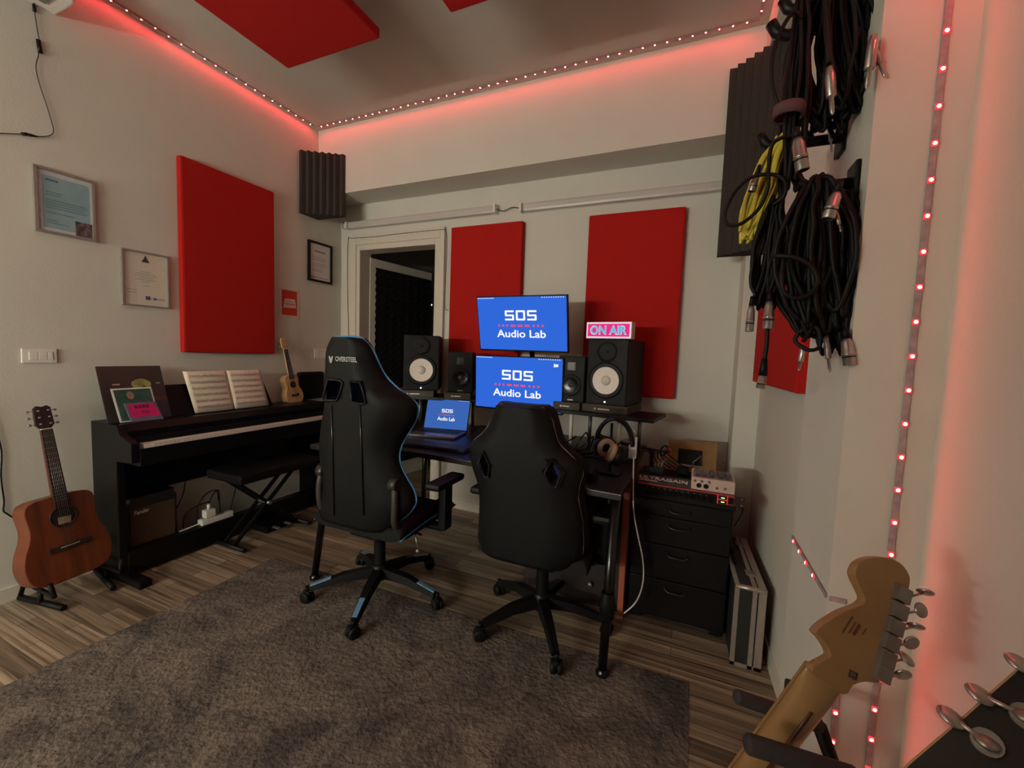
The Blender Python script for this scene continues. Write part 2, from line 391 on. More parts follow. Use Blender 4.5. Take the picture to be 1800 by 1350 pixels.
def led_strip(label, segs, spacing=.0667, me=None):
    """segs: list of (P0, P1, outward normal)"""
    P = V(*segs[0][0]); t = thing('led_strip', label, 'led strip light', P, group='red led strip lights')
    mb = MB()
    for P0, P1, n in segs:
        P0, P1, n = V(*P0), V(*P1), V(*n).normalized(); d = (P1-P0); L = d.length; d.normalize(); s = d.cross(n)
        mb.hexa([P0-s*.005, P1-s*.005, P1+s*.005, P0+s*.005, P0-s*.005+n*.002, P1-s*.005+n*.002, P1+s*.005+n*.002, P0+s*.005+n*.002])
        k = int(L/spacing)
        for i in range(k):
            q = P0+d*((i+.5)*spacing)+n*.002
            o = bpy.data.objects.new('led', me or LEDME); C.objects.link(o); o.parent = t
            zz = n; xx = d; yy = zz.cross(xx)
            M = Matrix(((xx.x, yy.x, zz.x, q.x), (xx.y, yy.y, zz.y, q.y), (xx.z, yy.z, zz.z, q.z), (0, 0, 0, 1)))
            o.matrix_local = Matrix.Translation(-P) @ M
    mb2 = build('tape', mb, tape, t)
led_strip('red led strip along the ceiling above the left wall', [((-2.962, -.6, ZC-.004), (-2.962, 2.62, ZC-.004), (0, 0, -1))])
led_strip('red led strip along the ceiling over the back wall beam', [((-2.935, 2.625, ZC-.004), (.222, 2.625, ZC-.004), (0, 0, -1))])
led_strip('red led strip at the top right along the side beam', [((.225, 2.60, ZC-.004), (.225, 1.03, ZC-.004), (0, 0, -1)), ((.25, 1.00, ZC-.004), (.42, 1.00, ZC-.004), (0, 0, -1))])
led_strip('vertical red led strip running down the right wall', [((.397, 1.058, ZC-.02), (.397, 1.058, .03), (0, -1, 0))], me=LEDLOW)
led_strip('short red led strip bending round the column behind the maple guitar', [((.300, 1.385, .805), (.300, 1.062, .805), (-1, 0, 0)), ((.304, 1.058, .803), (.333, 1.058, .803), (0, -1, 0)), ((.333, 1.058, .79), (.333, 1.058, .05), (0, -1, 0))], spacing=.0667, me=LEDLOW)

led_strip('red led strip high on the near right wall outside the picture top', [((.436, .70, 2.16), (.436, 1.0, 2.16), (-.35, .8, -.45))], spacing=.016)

# ------------------------------------------------------------------ tube lamps
tubew = mat('tube_diffuser', (192, 186, 178), 0.35, noise=0.01)
def tube_lamp(label, x0, x1, y, z, lit=None, sgn=1, rise=0.0):
    t = thing('tube_lamp', label, 'tube light', ((x0+x1)/2, y, z), group='wall tube lamps' if lit is None else None)
    f = sgn
    mb = MB(); mb.box(x0+.02, x1-.02, min(y, y-f*.012), max(y, y-f*.012), z-.030, z+.030, .003); build('housing', mb, whitep, t)
    mb = MB(); mb.box(x0+.02, x1-.02, min(y-f*.012, y-f*.05), max(y-f*.012, y-f*.062), z-.031, z+.031, .024)
    build('diffuser', mb, tubew if lit is None else lit, t)
    for xx in (x0, x1):
        mb = MB(); mb.box(min(xx, xx+.02), max(xx, xx+.02), min(y, y-f*.066), max(y, y-f*.066), z-.033, z+.033, .008) if xx == x0 else mb.box(xx-.02, xx, min(y, y-f*.066), max(y, y-f*.066), z-.033, z+.033, .008)
        build('end_cap', mb, whitep, t)
    return t
t = tube_lamp('unlit white tube lamp over the doorway on back wall', -2.90, -1.415, YB, 2.385)
mb = MB(); mb.tube(smooth_path([V(-2.90, YB-.03, 2.375), V(-2.93, YB-.03, 2.36), V(-2.955, YB-.03, 2.39), V(-2.93, YB-.03, 2.42), V(-2.915, YB-.01, 2.40)]), .0025, 6); build('lead', mb, blackm, t)
t2 = tube_lamp('unlit white tube lamp above the right back wall panel', -1.222, .245, YB, 2.372)
mb = MB(); mb.tube(smooth_path([V(-1.415, YB-.03, 2.385), V(-1.36, YB-.03, 2.365), V(-1.29, YB-.03, 2.385), V(-1.222, YB-.03, 2.372)]), .003, 6)
tag(build('link_cable', mb, blackm), 'short dark link cable joining the two wall tube lamps', 'cable')
litm = emit('lit_tube', LIGHT_COL, TUBE_STRENGTH)
tube_lamp('lit warm tube lamp on the rear wall, left one', -2.92, -2.12, YR, 1.5, litm, -1)
tube_lamp('lit warm tube lamp on the rear wall, right one', -2.05, -1.25, YR, 1.5, litm, -1)

# cable over the door frame
yd = YB-.033
pts = [at(613, 590, 'y', yd), at(611, 500, 'y', yd), at(612, 424, 'y', yd), at(618, 419, 'y', yd), at(660, 416, 'y', yd), at(700, 411, 'y', yd), at(770, 404, 'y', yd), at(783, 406, 'y', yd), at(786, 425, 'y', yd), at(784, 480, 'y', yd), at(782, 538, 'y', yd), at(788, 545, 'y', yd-.03)]
mb = MB(); mb.tube(smooth_path(pts, 4), .0022, 6); tag(build('thin_cable', mb, blackm), 'thin black cable clipped round the white door frame', 'cable')

# ------------------------------------------------------------------ left wall: frames, switches, cables, air conditioner
def frame(name, label, y0, y1, z0, z1, fm, w, depth, pagem):
    t = thing(name, label, 'picture frame', (XL, (y0+y1)/2, z0)); x = XL+.001
    mb = MB(); mb.box(x, x+depth, y0, y1, z0, z0+w, .002); mb.box(x, x+depth, y0, y1, z1-w, z1, .002)
    mb.box(x, x+depth, y0, y0+w, z0+w, z1-w, .002); mb.box(x, x+depth, y1-w, y1, z0+w, z1-w, .002); build('frame', mb, fm, t)
    mb = MB(); mb.box(x, x+depth*.4, y0+w, y1-w, z0+w, z1-w); s = build('sheet', mb, pagem, t)
    return t, s, x+depth*.4+.0006
def lines(par, x, rows, m, name='printed_lines'):
    mb = MB()
    for (ya, yb, z, h) in rows: mb.box(x-.0004, x+.0004, ya, yb, z, z+h)
    return build(name, mb, m, par)
silver = mat('silver_frame', (160, 155, 148), 0.35, metal=0.5)
lb = mat('pale_blue_print', (140, 168, 176), 0.6, noise=0.12, scale=8)
t, s, x = frame('certificate_frame', 'silver framed pale blue certificate, highest and leftmost on the left wall', .986, 1.214, 1.816, 2.134, silver, .013, .02, mat('pale_mount', (196, 200, 200), .6))
mb = MB(); mb.box(x-.001, x, 1.018, 1.194, 1.845, 2.10); build('blue_print', mb, lb, s)
lines(s, x+.001, [(1.03, 1.075, 2.075, .009)]+[(1.03, 1.03+l, 2.02-i*.0125, .003) for i, l in enumerate((.06, .05, .0, .15, .15, .14, .15, .0, .10, .0, .0, .04, .08))if l], mat('teal_ink', (90, 120, 130), .7))
mb = MB(); mb.box(x-.001, x+.002, 1.135, 1.20, 1.832, 1.905); build('small_photo', mb, mat('photo_brown', (95, 80, 84), .5, noise=.9, scale=60), s)
t, s, x = frame('certificate_frame', 'silver framed white certificate with a small crest, beside the tall red panel', 1.318, 1.552, 1.497, 1.817, silver, .010, .018, mat('certificate_paper', (214, 206, 188), .7, noise=.02))
mb = MB(); mb.prism([V(x, 1.415, 1.757), V(x, 1.455, 1.757), V(x, 1.45, 1.765), V(x, 1.442, 1.778), V(x, 1.435, 1.797), V(x, 1.428, 1.778), V(x, 1.42, 1.765)], (.0008, 0, 0)); build('crest', mb, inkm, s)
lines(s, x, [(1.435-l/2, 1.435+l/2, 1.70-i*.0115, .0025) for i, l in enumerate((.05, .10, .11, .07, .10, .04, 0, .03)) if l]+[(1.345, 1.39, 1.59, .003), (1.345, 1.385, 1.575, .003), (1.485, 1.53, 1.55, .002), (1.485, 1.53, 1.543, .002)], greyink)
mb = MB(); mb.box(x, x+.0008, 1.432, 1.455, 1.54, 1.561); mb.cyl(V(x, 1.478, 1.548), V(x+.0008, 1.478, 1.548), .007, n=12); build('blue_seal', mb, mat('seal_blue', (70, 75, 140), .6), s)
t, s, x = frame('certificate_frame', 'small black framed certificate beside the door', 2.571, 2.822, 1.853, 2.189, blackm, .018, .02, mat('white_sheet', (212, 208, 206), .7, noise=.02))
lines(s, x, [(2.64, 2.75, 2.105, .012)]+[(2.61, 2.61+l, 2.06-i*.013, .003) for i, l in enumerate((.13, .15, .14, .0, .15, .15, .12, 0, .13, .10)) if l]+[(2.60, 2.62, 1.885, .014), (2.63, 2.65, 1.885, .014), (2.66, 2.78, 1.888, .006)], greyink)
# little red card
t = thing('wall_card', 'small red and white printed card pinned beside the red panel', 'card', (XL, 2.40, 1.53))
mb = MB(); mb.box(XL+.001, XL+.004, 2.305, 2.49, 1.526, 1.75); c = build('card', mb, mat('card_white', (206, 196, 180), .7, noise=.02), t)
mb = MB(); mb.box(XL+.004, XL+.005, 2.331, 2.468, 1.543, 1.74); build('red_field', mb, mat('card_red', (196, 50, 36), .7), c)
mb = MB(); X = XL+.0055
mb.prism([V(X, 2.340, 1.598), V(X, 2.460, 1.604), V(X, 2.447, 1.675), V(X, 2.357, 1.672)], (.0006, 0, 0)); build('white_picture', mb, mat('card_pale', (214, 196, 184), .7, noise=.3, scale=150), c)
lines(c, X+.001, [(2.355, 2.445, 1.628, .006), (2.362, 2.44, 1.65, .004)], mat('card_red', (196, 50, 36)), 'print_detail')
# switches
def switch(label, y0, y1, z0, z1, slots):
    t = thing('wall_switch', label, 'switch', (XL, (y0+y1)/2, z0))
    mb = MB(); mb.box(XL+.0005, XL+.01, y0, y1, z0, z1, .004); pl_ = build('cover_plate', mb, whitep, t)
    k = len(slots)
    for (a, b) in slots:
        mb = MB(); mb.box(XL+.008, XL+.013, a, b, z0+.015, z1-.015, .002); build('rocker', mb, whitep, t)
    return t
switch('wide white switch plate on left wall above the acoustic guitar', .921, 1.046, 1.167, 1.239, [(.945, .976), (.978, 1.009), (1.011, 1.03)])
switch('white double switch plate near the corner behind the blue piped chair', 2.639, 2.79, 1.196, 1.285, [(2.66, 2.705), (2.712, 2.757)])
# air conditioner
t = thing('air_conditioner', 'white wall air conditioner cut off at the top left corner', 'air conditioner', (XL, .65, 2.89))
mb = MB(); mb.prism([V(XL+.001, .2, 2.89), V(XL+.17, .2, 2.89), V(XL+.21, .2, 2.93), V(XL+.21, .2, 3.09), V(XL+.001, .2, 3.09)], (0, .897, 0), .008); build('body', mb, whitep, t)
mb = MB(); mb.box(XL+.06, XL+.16, .26, 1.04, 2.885, 2.89); build('air_outlet', mb, mat('grey_louvre', (120, 118, 112)), t)
# hanging cable with in line modules
xc = XL+.008
t = thing('inline_cable', 'thin dark cable with in-line plugs hanging on left wall below the air conditioner', 'cable', at(62, 10, 'x', xc))
P = [at(x_, y_, 'x', xc) for x_, y_ in ((60, 4), (60, 14), (66, 55), (69, 72), (68, 95), (63, 118), (70, 150), (82, 185), (90, 212), (94, 230), (88, 238), (70, 240), (45, 236), (20, 235), (-30, 233))]
mb = MB(); mb.tube(smooth_path(P, 5), .0022, 6); build('lead', mb, mat('dark_lead', (55, 50, 48), .6), t)
mb = MB(); mb.tube([at(67.5, 70, 'x', xc), at(69, 82, 'x', xc), at(71, 93, 'x', xc)], .009, 8); build('dimmer_module', mb, blackm, t)
mb = MB(); mb.tube([at(60, 8, 'x', xc), at(60.5, 20, 'x', xc)], .007, 8); build('plug', mb, blackm, t)
mb = MB(); mb.tube([at(38, 235, 'x', xc), at(49, 236, 'x', xc)], .007, 8); build('plug', mb, blackm, t)
mb = MB(); mb.tube([at(52, 237, 'x', xc), at(66, 240, 'x', xc)], .006, 8, ra=[.007, .003]); build('plug', mb, blackm, t)
P = [at(x_, y_, 'x', xc) for x_, y_ in ((-20, 700), (0, 780), (3, 800), (2, 840), (7, 880), (6, 897), (12, 903), (30, 914), (50, 925))]
mb = MB(); mb.tube(smooth_path(P, 5), .0035, 6); tag(build('wall_cable', mb, blackm), 'dark cable running down the left wall behind the acoustic guitar', 'cable')

# ------------------------------------------------------------------ rug
mb = MB(); nx, ny = 60, 40; g = []
for j in range(ny+1):
    row = []
    for i in range(nx+1):
        x_ = -2.265+2.34*i/nx; y_ = -.35+2.06*j/ny+ .045*(i/nx)
        e = min(i, nx-i, j, ny-j); z_ = (.002 if e == 0 else .007)+(0.0015*math.sin(x_*23+math.sin(y_*17)*2) if e else 0)
        row.append(mb.b.verts.new(V(x_, y_, z_)))
    g.append(row)
for j in range(ny):
    for i in range(nx): f = mb.b.faces.new([g[j][i], g[j][i+1], g[j+1][i+1], g[j+1][i]]); f.smooth = True
rug = build('rug', mb, rugmat()); tag(rug, 'large mottled grey brown rug lying on the laminate floor', 'rug')

# ------------------------------------------------------------------ guitars
def outline(pts, k=5):
    r = smooth_path([V(a, b, 0) for a, b in pts], k); L = [(-p.x, p.y) for p in r[::-1]]
    return [(p.x, p.y) for p in r]+L[1:-1]
def frameM(O, es, en):
    es = Vector(es).normalized(); en = Vector(en); en = (en-es*en.dot(es)).normalized(); ew = es.cross(en)
    return Matrix(((ew.x, es.x, en.x, O[0]), (ew.y, es.y, en.y, O[1]), (ew.z, es.z, en.z, O[2]), (0, 0, 0, 1)))
def small_guitar(name, label, P0, P1, n, prof, L, dims, topm, sidem, fbm, headm, ntun, cat):
    """local frame: x across, y up the neck, z out of the front"""
    P0, P1 = Vector(P0), Vector(P1); sc = (P1-P0).length/L
    M = frameM(P0, P1-P0, n) @ Matrix.Scale(sc, 4)
    t = thing(name, label, cat, M=M); d = dims
    ol = outline(prof, 6)
    mb = MB(); mb.mi = 0; mb.prism([V(a, b, -d['depth']) for a, b in ol], (0, 0, d['depth']), .004); bd = build('body', mb, topm, t, False)
    # sound hole: dark disc set into the top with a rosette ring
    mb = MB(); hy = d['hole']; r = d['hr']; mb.lathe(V(0, hy, .0012), (0, 0, 1), [(0, 0), (0.0004, r)], 28); build('sound_hole', mb, mat('hole_dark', (26, 15, 10), .9), bd, False)
    mb = MB(); mb.lathe(V(0, hy, .0008), (0, 0, 1), [(0, r), (.002, r), (.002, r*1.14), (0, r*1.14)], 28); build('rosette', mb, rosew, bd, False)
    if d.get('label'):
        mb = MB(); mb.prism([V(-r*.55, hy-r*.75, .002), V(r*.45, hy-r*.8, .002), V(r*.6, hy-r*.1, .002), V(-r*.5, hy+.0, .002)], (0, 0, .0004)); build('maker_label', mb, mat('label_paper', (150, 128, 108), .8, noise=.2, scale=90), bd, False)
    by = d['bridge']; bw = d['bw']
    mb = MB(); mb.box(-bw, bw, by-.014*d['k'], by+.014*d['k'], .001, .009*d['k'], .003); br = build('bridge', mb, rosew, t, False)
    mb = MB(); mb.box(-bw*.45, bw*.45, by+.002, by+.005, .008*d['k'], .012*d['k']); build('saddle', mb, ivory, br, False)
    n0, n1, w0, w1 = d['fb0'], d['nut'], d['w0'], d['w1']
    mb = MB(); mb.hexa([V(-w0, n0, .001), V(w0, n0, .001), V(w1, n1, .001), V(-w1, n1, .001), V(-w0, n0, .010*d['k']), V(w0, n0, .010*d['k']), V(w1, n1, .010*d['k']), V(-w1, n1, .010*d['k'])]); fb = build('fretboard', mb, fbm, t, False)
    mb = MB(); nf = 16
    sc_len = n1-by
    for i in range(1, nf+1):
        y = n1-sc_len*(1-2**(-i/12))
        if y < n0+.004: break
        ww = w1+(w0-w1)*(n1-y)/(n1-n0); mb.box(-ww, ww, y-.0009, y+.0009, .009*d['k'], .0112*d['k'])
    build('frets', mb, steel, fb, False)
    bt = d['btop']
    mb = MB(); mb.prism([V(-w0, bt-.01, -.016*d['k']), V(w0, bt-.01, -.016*d['k']), V(w1, n1, -.012*d['k']), V(-w1, n1, -.012*d['k'])], (0, 0, .016*d['k']), .003); build('neck', mb, sidem, t, False)
    hd = d['head']; mb = MB(); mb.prism([V(a, b, -.010*d['k']) for a, b in hd], (0, 0, .014*d['k']), .002); h = build('headstock', mb, headm, t, False)
    mb = MB(); mb.box(-w1, w1, n1, n1+.005, .0, .012*d['k']); build('nut', mb, ivory, t, False)
    hy0, hy1 = d['ty']
    for i in range(ntun):
        for s_ in (-1, 1):
            y = hy0+(hy1-hy0)*i/(ntun-1); hx = d['hx']
            mb = MB(); mb.cyl(V(s_*hx*.55, y, .0), V(s_*hx*.55, y, .014*d['k']), .004*d['k'], n=10); mb.cyl(V(s_*hx*.6, y, -.008*d['k']), V(s_*hx*1.45, y, -.008*d['k']), .002*d['k'], n=8)
            mb.ball(V(s_*hx*1.5, y, -.008*d['k']), .009*d['k'], .9, .8, .5, 10); build('tuning_peg', mb, chrome, t, False)
    mb = MB()
    for i in range(ntun*2):
        f = (i+.5)/(ntun*2)-.5
        mb.cyl(V(f*w0*1.7, by, .012*d['k']), V(f*w1*1.7, n1+.003, .012*d['k']), .0007, n=4)
    build('strings', mb, steel, t, False)
    return t
ag_prof = [(0, 0), (.10, .004), (.158, .035), (.178, .11), (.168, .185), (.144, .25), (.135, .30), (.138, .35), (.141, .39), (.128, .43), (.085, .447), (0, .45)]
A0 = at(134, 1014, 'x', -2.74); A1 = at(72, 712, 'x', -2.9)
small_guitar('acoustic_guitar', 'mahogany brown acoustic guitar standing against the left wall', A0, A1, (1, .12, .15), ag_prof, .935,
    dict(depth=.105, hole=.335, hr=.05, bridge=.175, bw=.085, k=1, fb0=.385, nut=.805, w0=.029, w1=.022, btop=.45, label=1,
         head=[(-.022, .81), (.022, .81), (.037, .83), (.033, .92), (.02, .932), (0, .925), (-.02, .932), (-.033, .92), (-.037, .83)], ty=(.835, .905), hx=.036), mahog, mahog, rosew, rosew, 3, 'guitar')
uk_prof = [(0, 0), (.045, .003), (.078, .03), (.085, .065), (.076, .10), (.062, .13), (.060, .15), (.066, .18), (.064, .21), (.04, .232), (0, .236)]
U0 = at(522, 709, 'x', -2.88); U1 = at(497, 593, 'x', -2.955)
small_guitar('ukulele', 'small pale wooden ukulele leaning on the wall on top of the piano', U0, U1, (1, .1, .1), uk_prof, .535,
    dict(depth=.055, hole=.155, hr=.024, bridge=.07, bw=.036, k=.7, fb0=.20, nut=.44, w0=.021, w1=.017, btop=.236, label=0,
         head=[(-.017, .443), (.017, .443), (.028, .455), (.027, .51), (.016, .532), (0, .527), (-.016, .532), (-.027, .51), (-.028, .455)], ty=(.465, .505), hx=.027), spruce, spruce, rosew, spruce, 2, 'ukulele')
# guitar stand
t = thing('guitar_stand', 'folding black stand holding the mahogany acoustic guitar', 'guitar stand', (-2.85, .95, 0))
cL, cR = V(-2.70, .885, .105), V(-2.70, 1.13, .105)
for c, nm in ((cL, 'leg'), (cR, 'leg')):
    s_ = -1 if c is cL else 1
    mb = MB(); mb.tube([c+V(.03, s_*.01, .05), c+V(.04, 0, -.015), c+V(-.14, 0, -.02), V(-2.93, c.y+s_*.01, .10), V(-2.955, c.y+s_*.02, .02)], .010, 8); mb.tube([V(-2.955, c.y+s_*.02, .018), V(-2.66, c.y-s_*.03, .018)], .014, 8); mb.tube([V(-2.80, c.y, .02), c+V(-.1, 0, -.02)], .010, 8)
    build(nm, mb, rubber, t)
mb = MB(); mb.tube([V(-2.84, cL.y, .085), V(-2.84, cR.y, .085)], .010, 8); build('crossbar', mb, rubber, t)

# ------------------------------------------------------------------ digital piano
PY0, PY1 = 1.165, 2.52
t = thing('digital_piano', 'black digital piano against the left wall', 'piano', (-2.8, (PY0+PY1)/2, 0))
for nm, (a, b) in (('side_panel', (PY0, PY0+.035)), ('side_panel', (PY1-.035, PY1))):
    mb = MB(); mb.prism([V(-2.99, a, .0), V(-2.745, a, .0), V(-2.745, a, .655), V(-2.60, a, .665), V(-2.60, a, .765), V(-2.70, a, .80), V(-2.735, a, .85), V(-2.99, a, .85)], (0, b-a, 0), .003)
    sp = build(nm, mb, pianom, t)
    mb = MB(); mb.box(-2.99, -2.555, a-.005, b+.02, 0, .04, .01); build('foot', mb, pianom, sp)
mb = MB(); mb.box(-2.99, -2.735, PY0+.035, PY1-.035, .77, .85, .003); mb.prism([V(-2.735, PY0+.035, .85), V(-2.735, PY0+.035, .77), V(-2.705, PY0+.035, .77), V(-2.705, PY0+.035, .815)], (0, PY1-PY0-.07, 0)); mb.box(-2.74, -2.652, PY0+.036, PY1-.036, .772, .784, .003); mb.box(-2.656, -2.648, PY0+.036, PY1-.036, .758, .784, .002); build('top_cover', mb, pianom, t)
mb = MB(); mb.box(-2.98, -2.60, PY0+.035, PY1-.035, .64, .715, .003); mb.box(-2.602, -2.592, PY0+.035, PY1-.035, .645, .735, .002); build('keybed', mb, pianom, t)
mb = MB(); mb.box(-2.98, -2.955, PY0+.035, PY1-.035, .40, .64); build('back_panel', mb, pianom, t)
mb = MB(); mb.box(-2.80, -2.74, PY0+.035, PY1-.035, .02, .145, .004); build('bottom_rail', mb, pianom, t)
for i in range(52):
    y = PY0+.058+i*.0236
    mb = MB(); mb.box(-2.75, -2.605, y+.0005, y+.0231, .716, .757, .001); build('white_key', mb, ivory, t)
for i in range(52):
    if (i % 7) in (0, 2, 3, 5, 6) and i < 51:
        y = PY0+.058+(i+1)*.0236
        mb = MB(); mb.box(-2.75, -2.655, y-.0055, y+.0055, .757, .769, .002); build('black_key', mb, blackg, t)
mb = MB(); mb.prism([V(-2.835, 1.42, .85), V(-2.835, 2.13, .85), V(-2.895, 2.10, 1.02), V(-2.90, 2.07, 1.035), V(-2.90, 1.48, 1.035), V(-2.895, 1.45, 1.02)], (-.012, 0, 0), .002); build('music_desk', mb, pianom, t)
mb = MB(); mb.cyl(V(-2.735, 2.2, .66), V(-2.70, 2.2, .64), .006); build('pedal_plug', mb, chrome, t)
# sheet music
t = thing('sheet_music_book', 'open cream sheet music book on the piano music desk', 'sheet music', (-2.85, 1.78, .851))
def page(y0, y1, x0, x1, zt, zb, bulge):
    mb = MB(); g = []
    n_ = 10
    for i in range(n_+1):
        u = i/n_; row = []
        for j in range(7):
            v = j/6; x_ = x0+(x1-x0)*v+bulge*math.sin(PI*u)*(.5+.5*v); y_ = (y0[0]*(1-v)+y0[1]*v)*(1-u)+(y1[0]*(1-v)+y1[1]*v)*u
            row.append(V(x_, y_, zb+(zt-zb)*v))
        g.append(row)
    return g
def grid(mb, g, th):
    vs = [[mb.b.verts.new(p) for p in r] for r in g]; vb = [[mb.b.verts.new(p+V(-th, 0, 0)) for p in r] for r in g]
    A, B = len(g)-1, len(g[0])-1
    for i in range(A):
        for j in range(B):
            f = mb.b.faces.new([vs[i][j], vs[i+1][j], vs[i+1][j+1], vs[i][j+1]]); f.smooth = True
            mb.b.faces.new([vb[i][j+1], vb[i+1][j+1], vb[i+1][j], vb[i][j]])
    for i in range(A): mb.b.faces.new([vs[i][0], vb[i][0], vb[i+1][0], vs[i+1][0]]); mb.b.faces.new([vs[i][B], vs[i+1][B], vb[i+1][B], vb[i][B]])
    for j in range(B): mb.b.faces.new([vs[0][j], vs[0][j+1], vb[0][j+1], vb[0][j]]); mb.b.faces.new([vs[A][j], vb[A][j], vb[A][j+1], vs[A][j+1]])
for nm, yy0, yy1 in (('left_page', (1.595, 1.562), (1.842, 1.825)), ('right_page', (1.843, 1.826), (2.09, 2.065))):
    g = page(yy0, yy1, -2.825, -2.885, 1.115, .856, .010); mb = MB(); grid(mb, g, .004); pg = build(nm, mb, paper, t)
    mb = MB()
    def P_(u, v):
        a = u*10; i = min(int(a), 9); f = a-i; c = v*6; j = min(int(c), 5); h = c-j
        p = (g[i][j]*(1-f)+g[i+1][j]*f)*(1-h)+(g[i][j+1]*(1-f)+g[i+1][j+1]*f)*h; return p+V(.0012, 0, 0)
    for s_ in range(6):
        v0 = .9-s_*.15
        for k in range(5):
            v = v0-k*.013
            for u in range(10): mb.face([P_(.08+.084*u, v), P_(.08+.084*(u+1), v), P_(.08+.084*(u+1), v+.004), P_(.08+.084*u, v+.004)])
        for k in range(26):
            u = .1+.03*k+random.uniform(-.008, .008); v = v0-random.uniform(0, .055)
            mb.face([P_(u, v), P_(u+.014, v), P_(u+.014, v+.012), P_(u, v+.012)]); mb.face([P_(u+.012, v), P_(u+.015, v), P_(u+.015, v+.045), P_(u+.012, v+.045)])
    build('printed_staves', mb, greyink, pg, flip=False)
# record sleeve, photo, disc case standing on the piano
def leaning(name, label, cat, cs, th, m, xs, group=None):
    """cs: (yb0,yb1,zb),(yt0,yt1,zt)  xs: x at bottom, x at top"""
    (a0, a1, zb), (b0, b1, zt) = cs; t = thing(name, label, cat, (xs[0], (a0+a1)/2, zb), group=group)
    mb = MB(); mb.prism([V(xs[0], a0, zb), V(xs[0], a1, zb), V(xs[1], b1, zt), V(xs[1], b0, zt)], (-th, 0, 0), .001); return t, build('cover', mb, m, t)
def on(cs, xs, u, v, lift=.0012):
    (a0, a1, zb), (b0, b1, zt) = cs; y = (a0+(a1-a0)*u)*(1-v)+(b0+(b1-b0)*u)*v; return V(xs[0]+(xs[1]-xs[0])*v+lift, y, zb+(zt-zb)*v)
cs, xs = ((1.172, 1.468, .851), (1.168, 1.464, 1.15)), (-2.83, -2.93)
t, s = leaning('record_sleeve', 'dark square record sleeve in plastic, rearmost of three covers on the piano', 'record sleeve', cs, .006, mat('sleeve_dark', (52, 44, 42), .3, noise=.25, scale=6), xs)
mb = MB(); mb.prism([on(cs, xs, .62+.15*math.cos(a)*(1+.15*math.sin(3*a)), .63+.13*math.sin(a)) for a in [2*PI*i/20 for i in range(20)]], (.001, 0, 0)); build('pale_blob', mb, mat('blob_yellow', (150, 146, 84), .5, noise=.35, scale=25), s)
mb = MB(); mb.prism([on(cs, xs, .655+.035*math.cos(a), .58+.05*math.sin(a), .0024) for a in [2*PI*i/12 for i in range(12)]], (.001, 0, 0)); build('dark_spot', mb, mat('blob_dark', (70, 50, 40), .5), s)
for u0, u1 in ((.18, .29), (.86, .93)):
    mb = MB(); mb.prism([on(cs, xs, u0, .655), on(cs, xs, u1, .655), on(cs, xs, u1, .68), on(cs, xs, u0, .68)], (.001, 0, 0)); build('tiny_print', mb, mat('print_pale', (150, 145, 125), .6), s)
mb = MB(); mb.prism([on(cs, xs, .78, .42), on(cs, xs, .99, .40), on(cs, xs, .99, .33), on(cs, xs, .75, .33)], (.001, 0, 0)); build('brown_band', mb, mat('band_brown', (96, 56, 48), .5), s)
cs, xs = ((1.205, 1.388, .853), (1.183, 1.366, 1.035)), (-2.79, -2.825)
t, s = leaning('photo_card', 'green photograph with white border leaning on the record sleeve', 'photograph', cs, .002, whitet, xs)
mb = MB(); mb.prism([on(cs, xs, .05, .04), on(cs, xs, .95, .04), on(cs, xs, .95, .96), on(cs, xs, .05, .96)], (.0006, 0, 0)); build('green_picture', mb, mat('photo_green', (52, 82, 66), .4, noise=.35, scale=22), s)
mb = MB(); mb.prism([on(cs, xs, .42+.09*math.cos(a), .78+.12*math.sin(a), .0022) for a in [2*PI*i/14 for i in range(14)]], (.0006, 0, 0)); build('pink_shape', mb, mat('photo_skin', (150, 110, 95), .5), s)
cs, xs = ((1.245, 1.395, .853), (1.225, 1.368, .955)), (-2.765, -2.79)
t, s = leaning('disc_case', 'magenta fronted disc case, foremost of three covers on the piano', 'disc case', cs, .01, mat('case_clear', (110, 100, 120), .2), xs)
mb = MB(); mb.prism([on(cs, xs, .06, .24), on(cs, xs, .96, .24), on(cs, xs, .9, .93), on(cs, xs, .08, .93)], (.0006, 0, 0)); build('magenta_print', mb, mat('magenta', (206, 26, 100), .4, noise=.1, scale=30), s)
mb = MB()
for k in range(4): mb.prism([on(cs, xs, .25+.12*k, .7, .0022), on(cs, xs, .35+.12*k, .7, .0022), on(cs, xs, .34+.12*k, .86, .0022), on(cs, xs, .26+.12*k, .86, .0022)], (.0004, 0, 0))
for k in range(3):
    for q in range(2): mb.prism([on(cs, xs, .42+.08*k, .4+.1*q, .0022), on(cs, xs, .46+.08*k, .4+.1*q, .0022), on(cs, xs, .46+.08*k, .46+.1*q, .0022), on(cs, xs, .42+.08*k, .46+.1*q, .0022)], (.0004, 0, 0))
build('print_marks', mb, mat('dark_magenta', (110, 20, 60), .5), s)
# rounded black item behind ukulele
mb = MB(); mb.box(-2.985, -2.93, 2.445, 2.70, .851, 1.085, .03); tag(build('padded_case', mb, blackm), 'rounded black padded case standing behind the ukulele on the piano end', 'case')

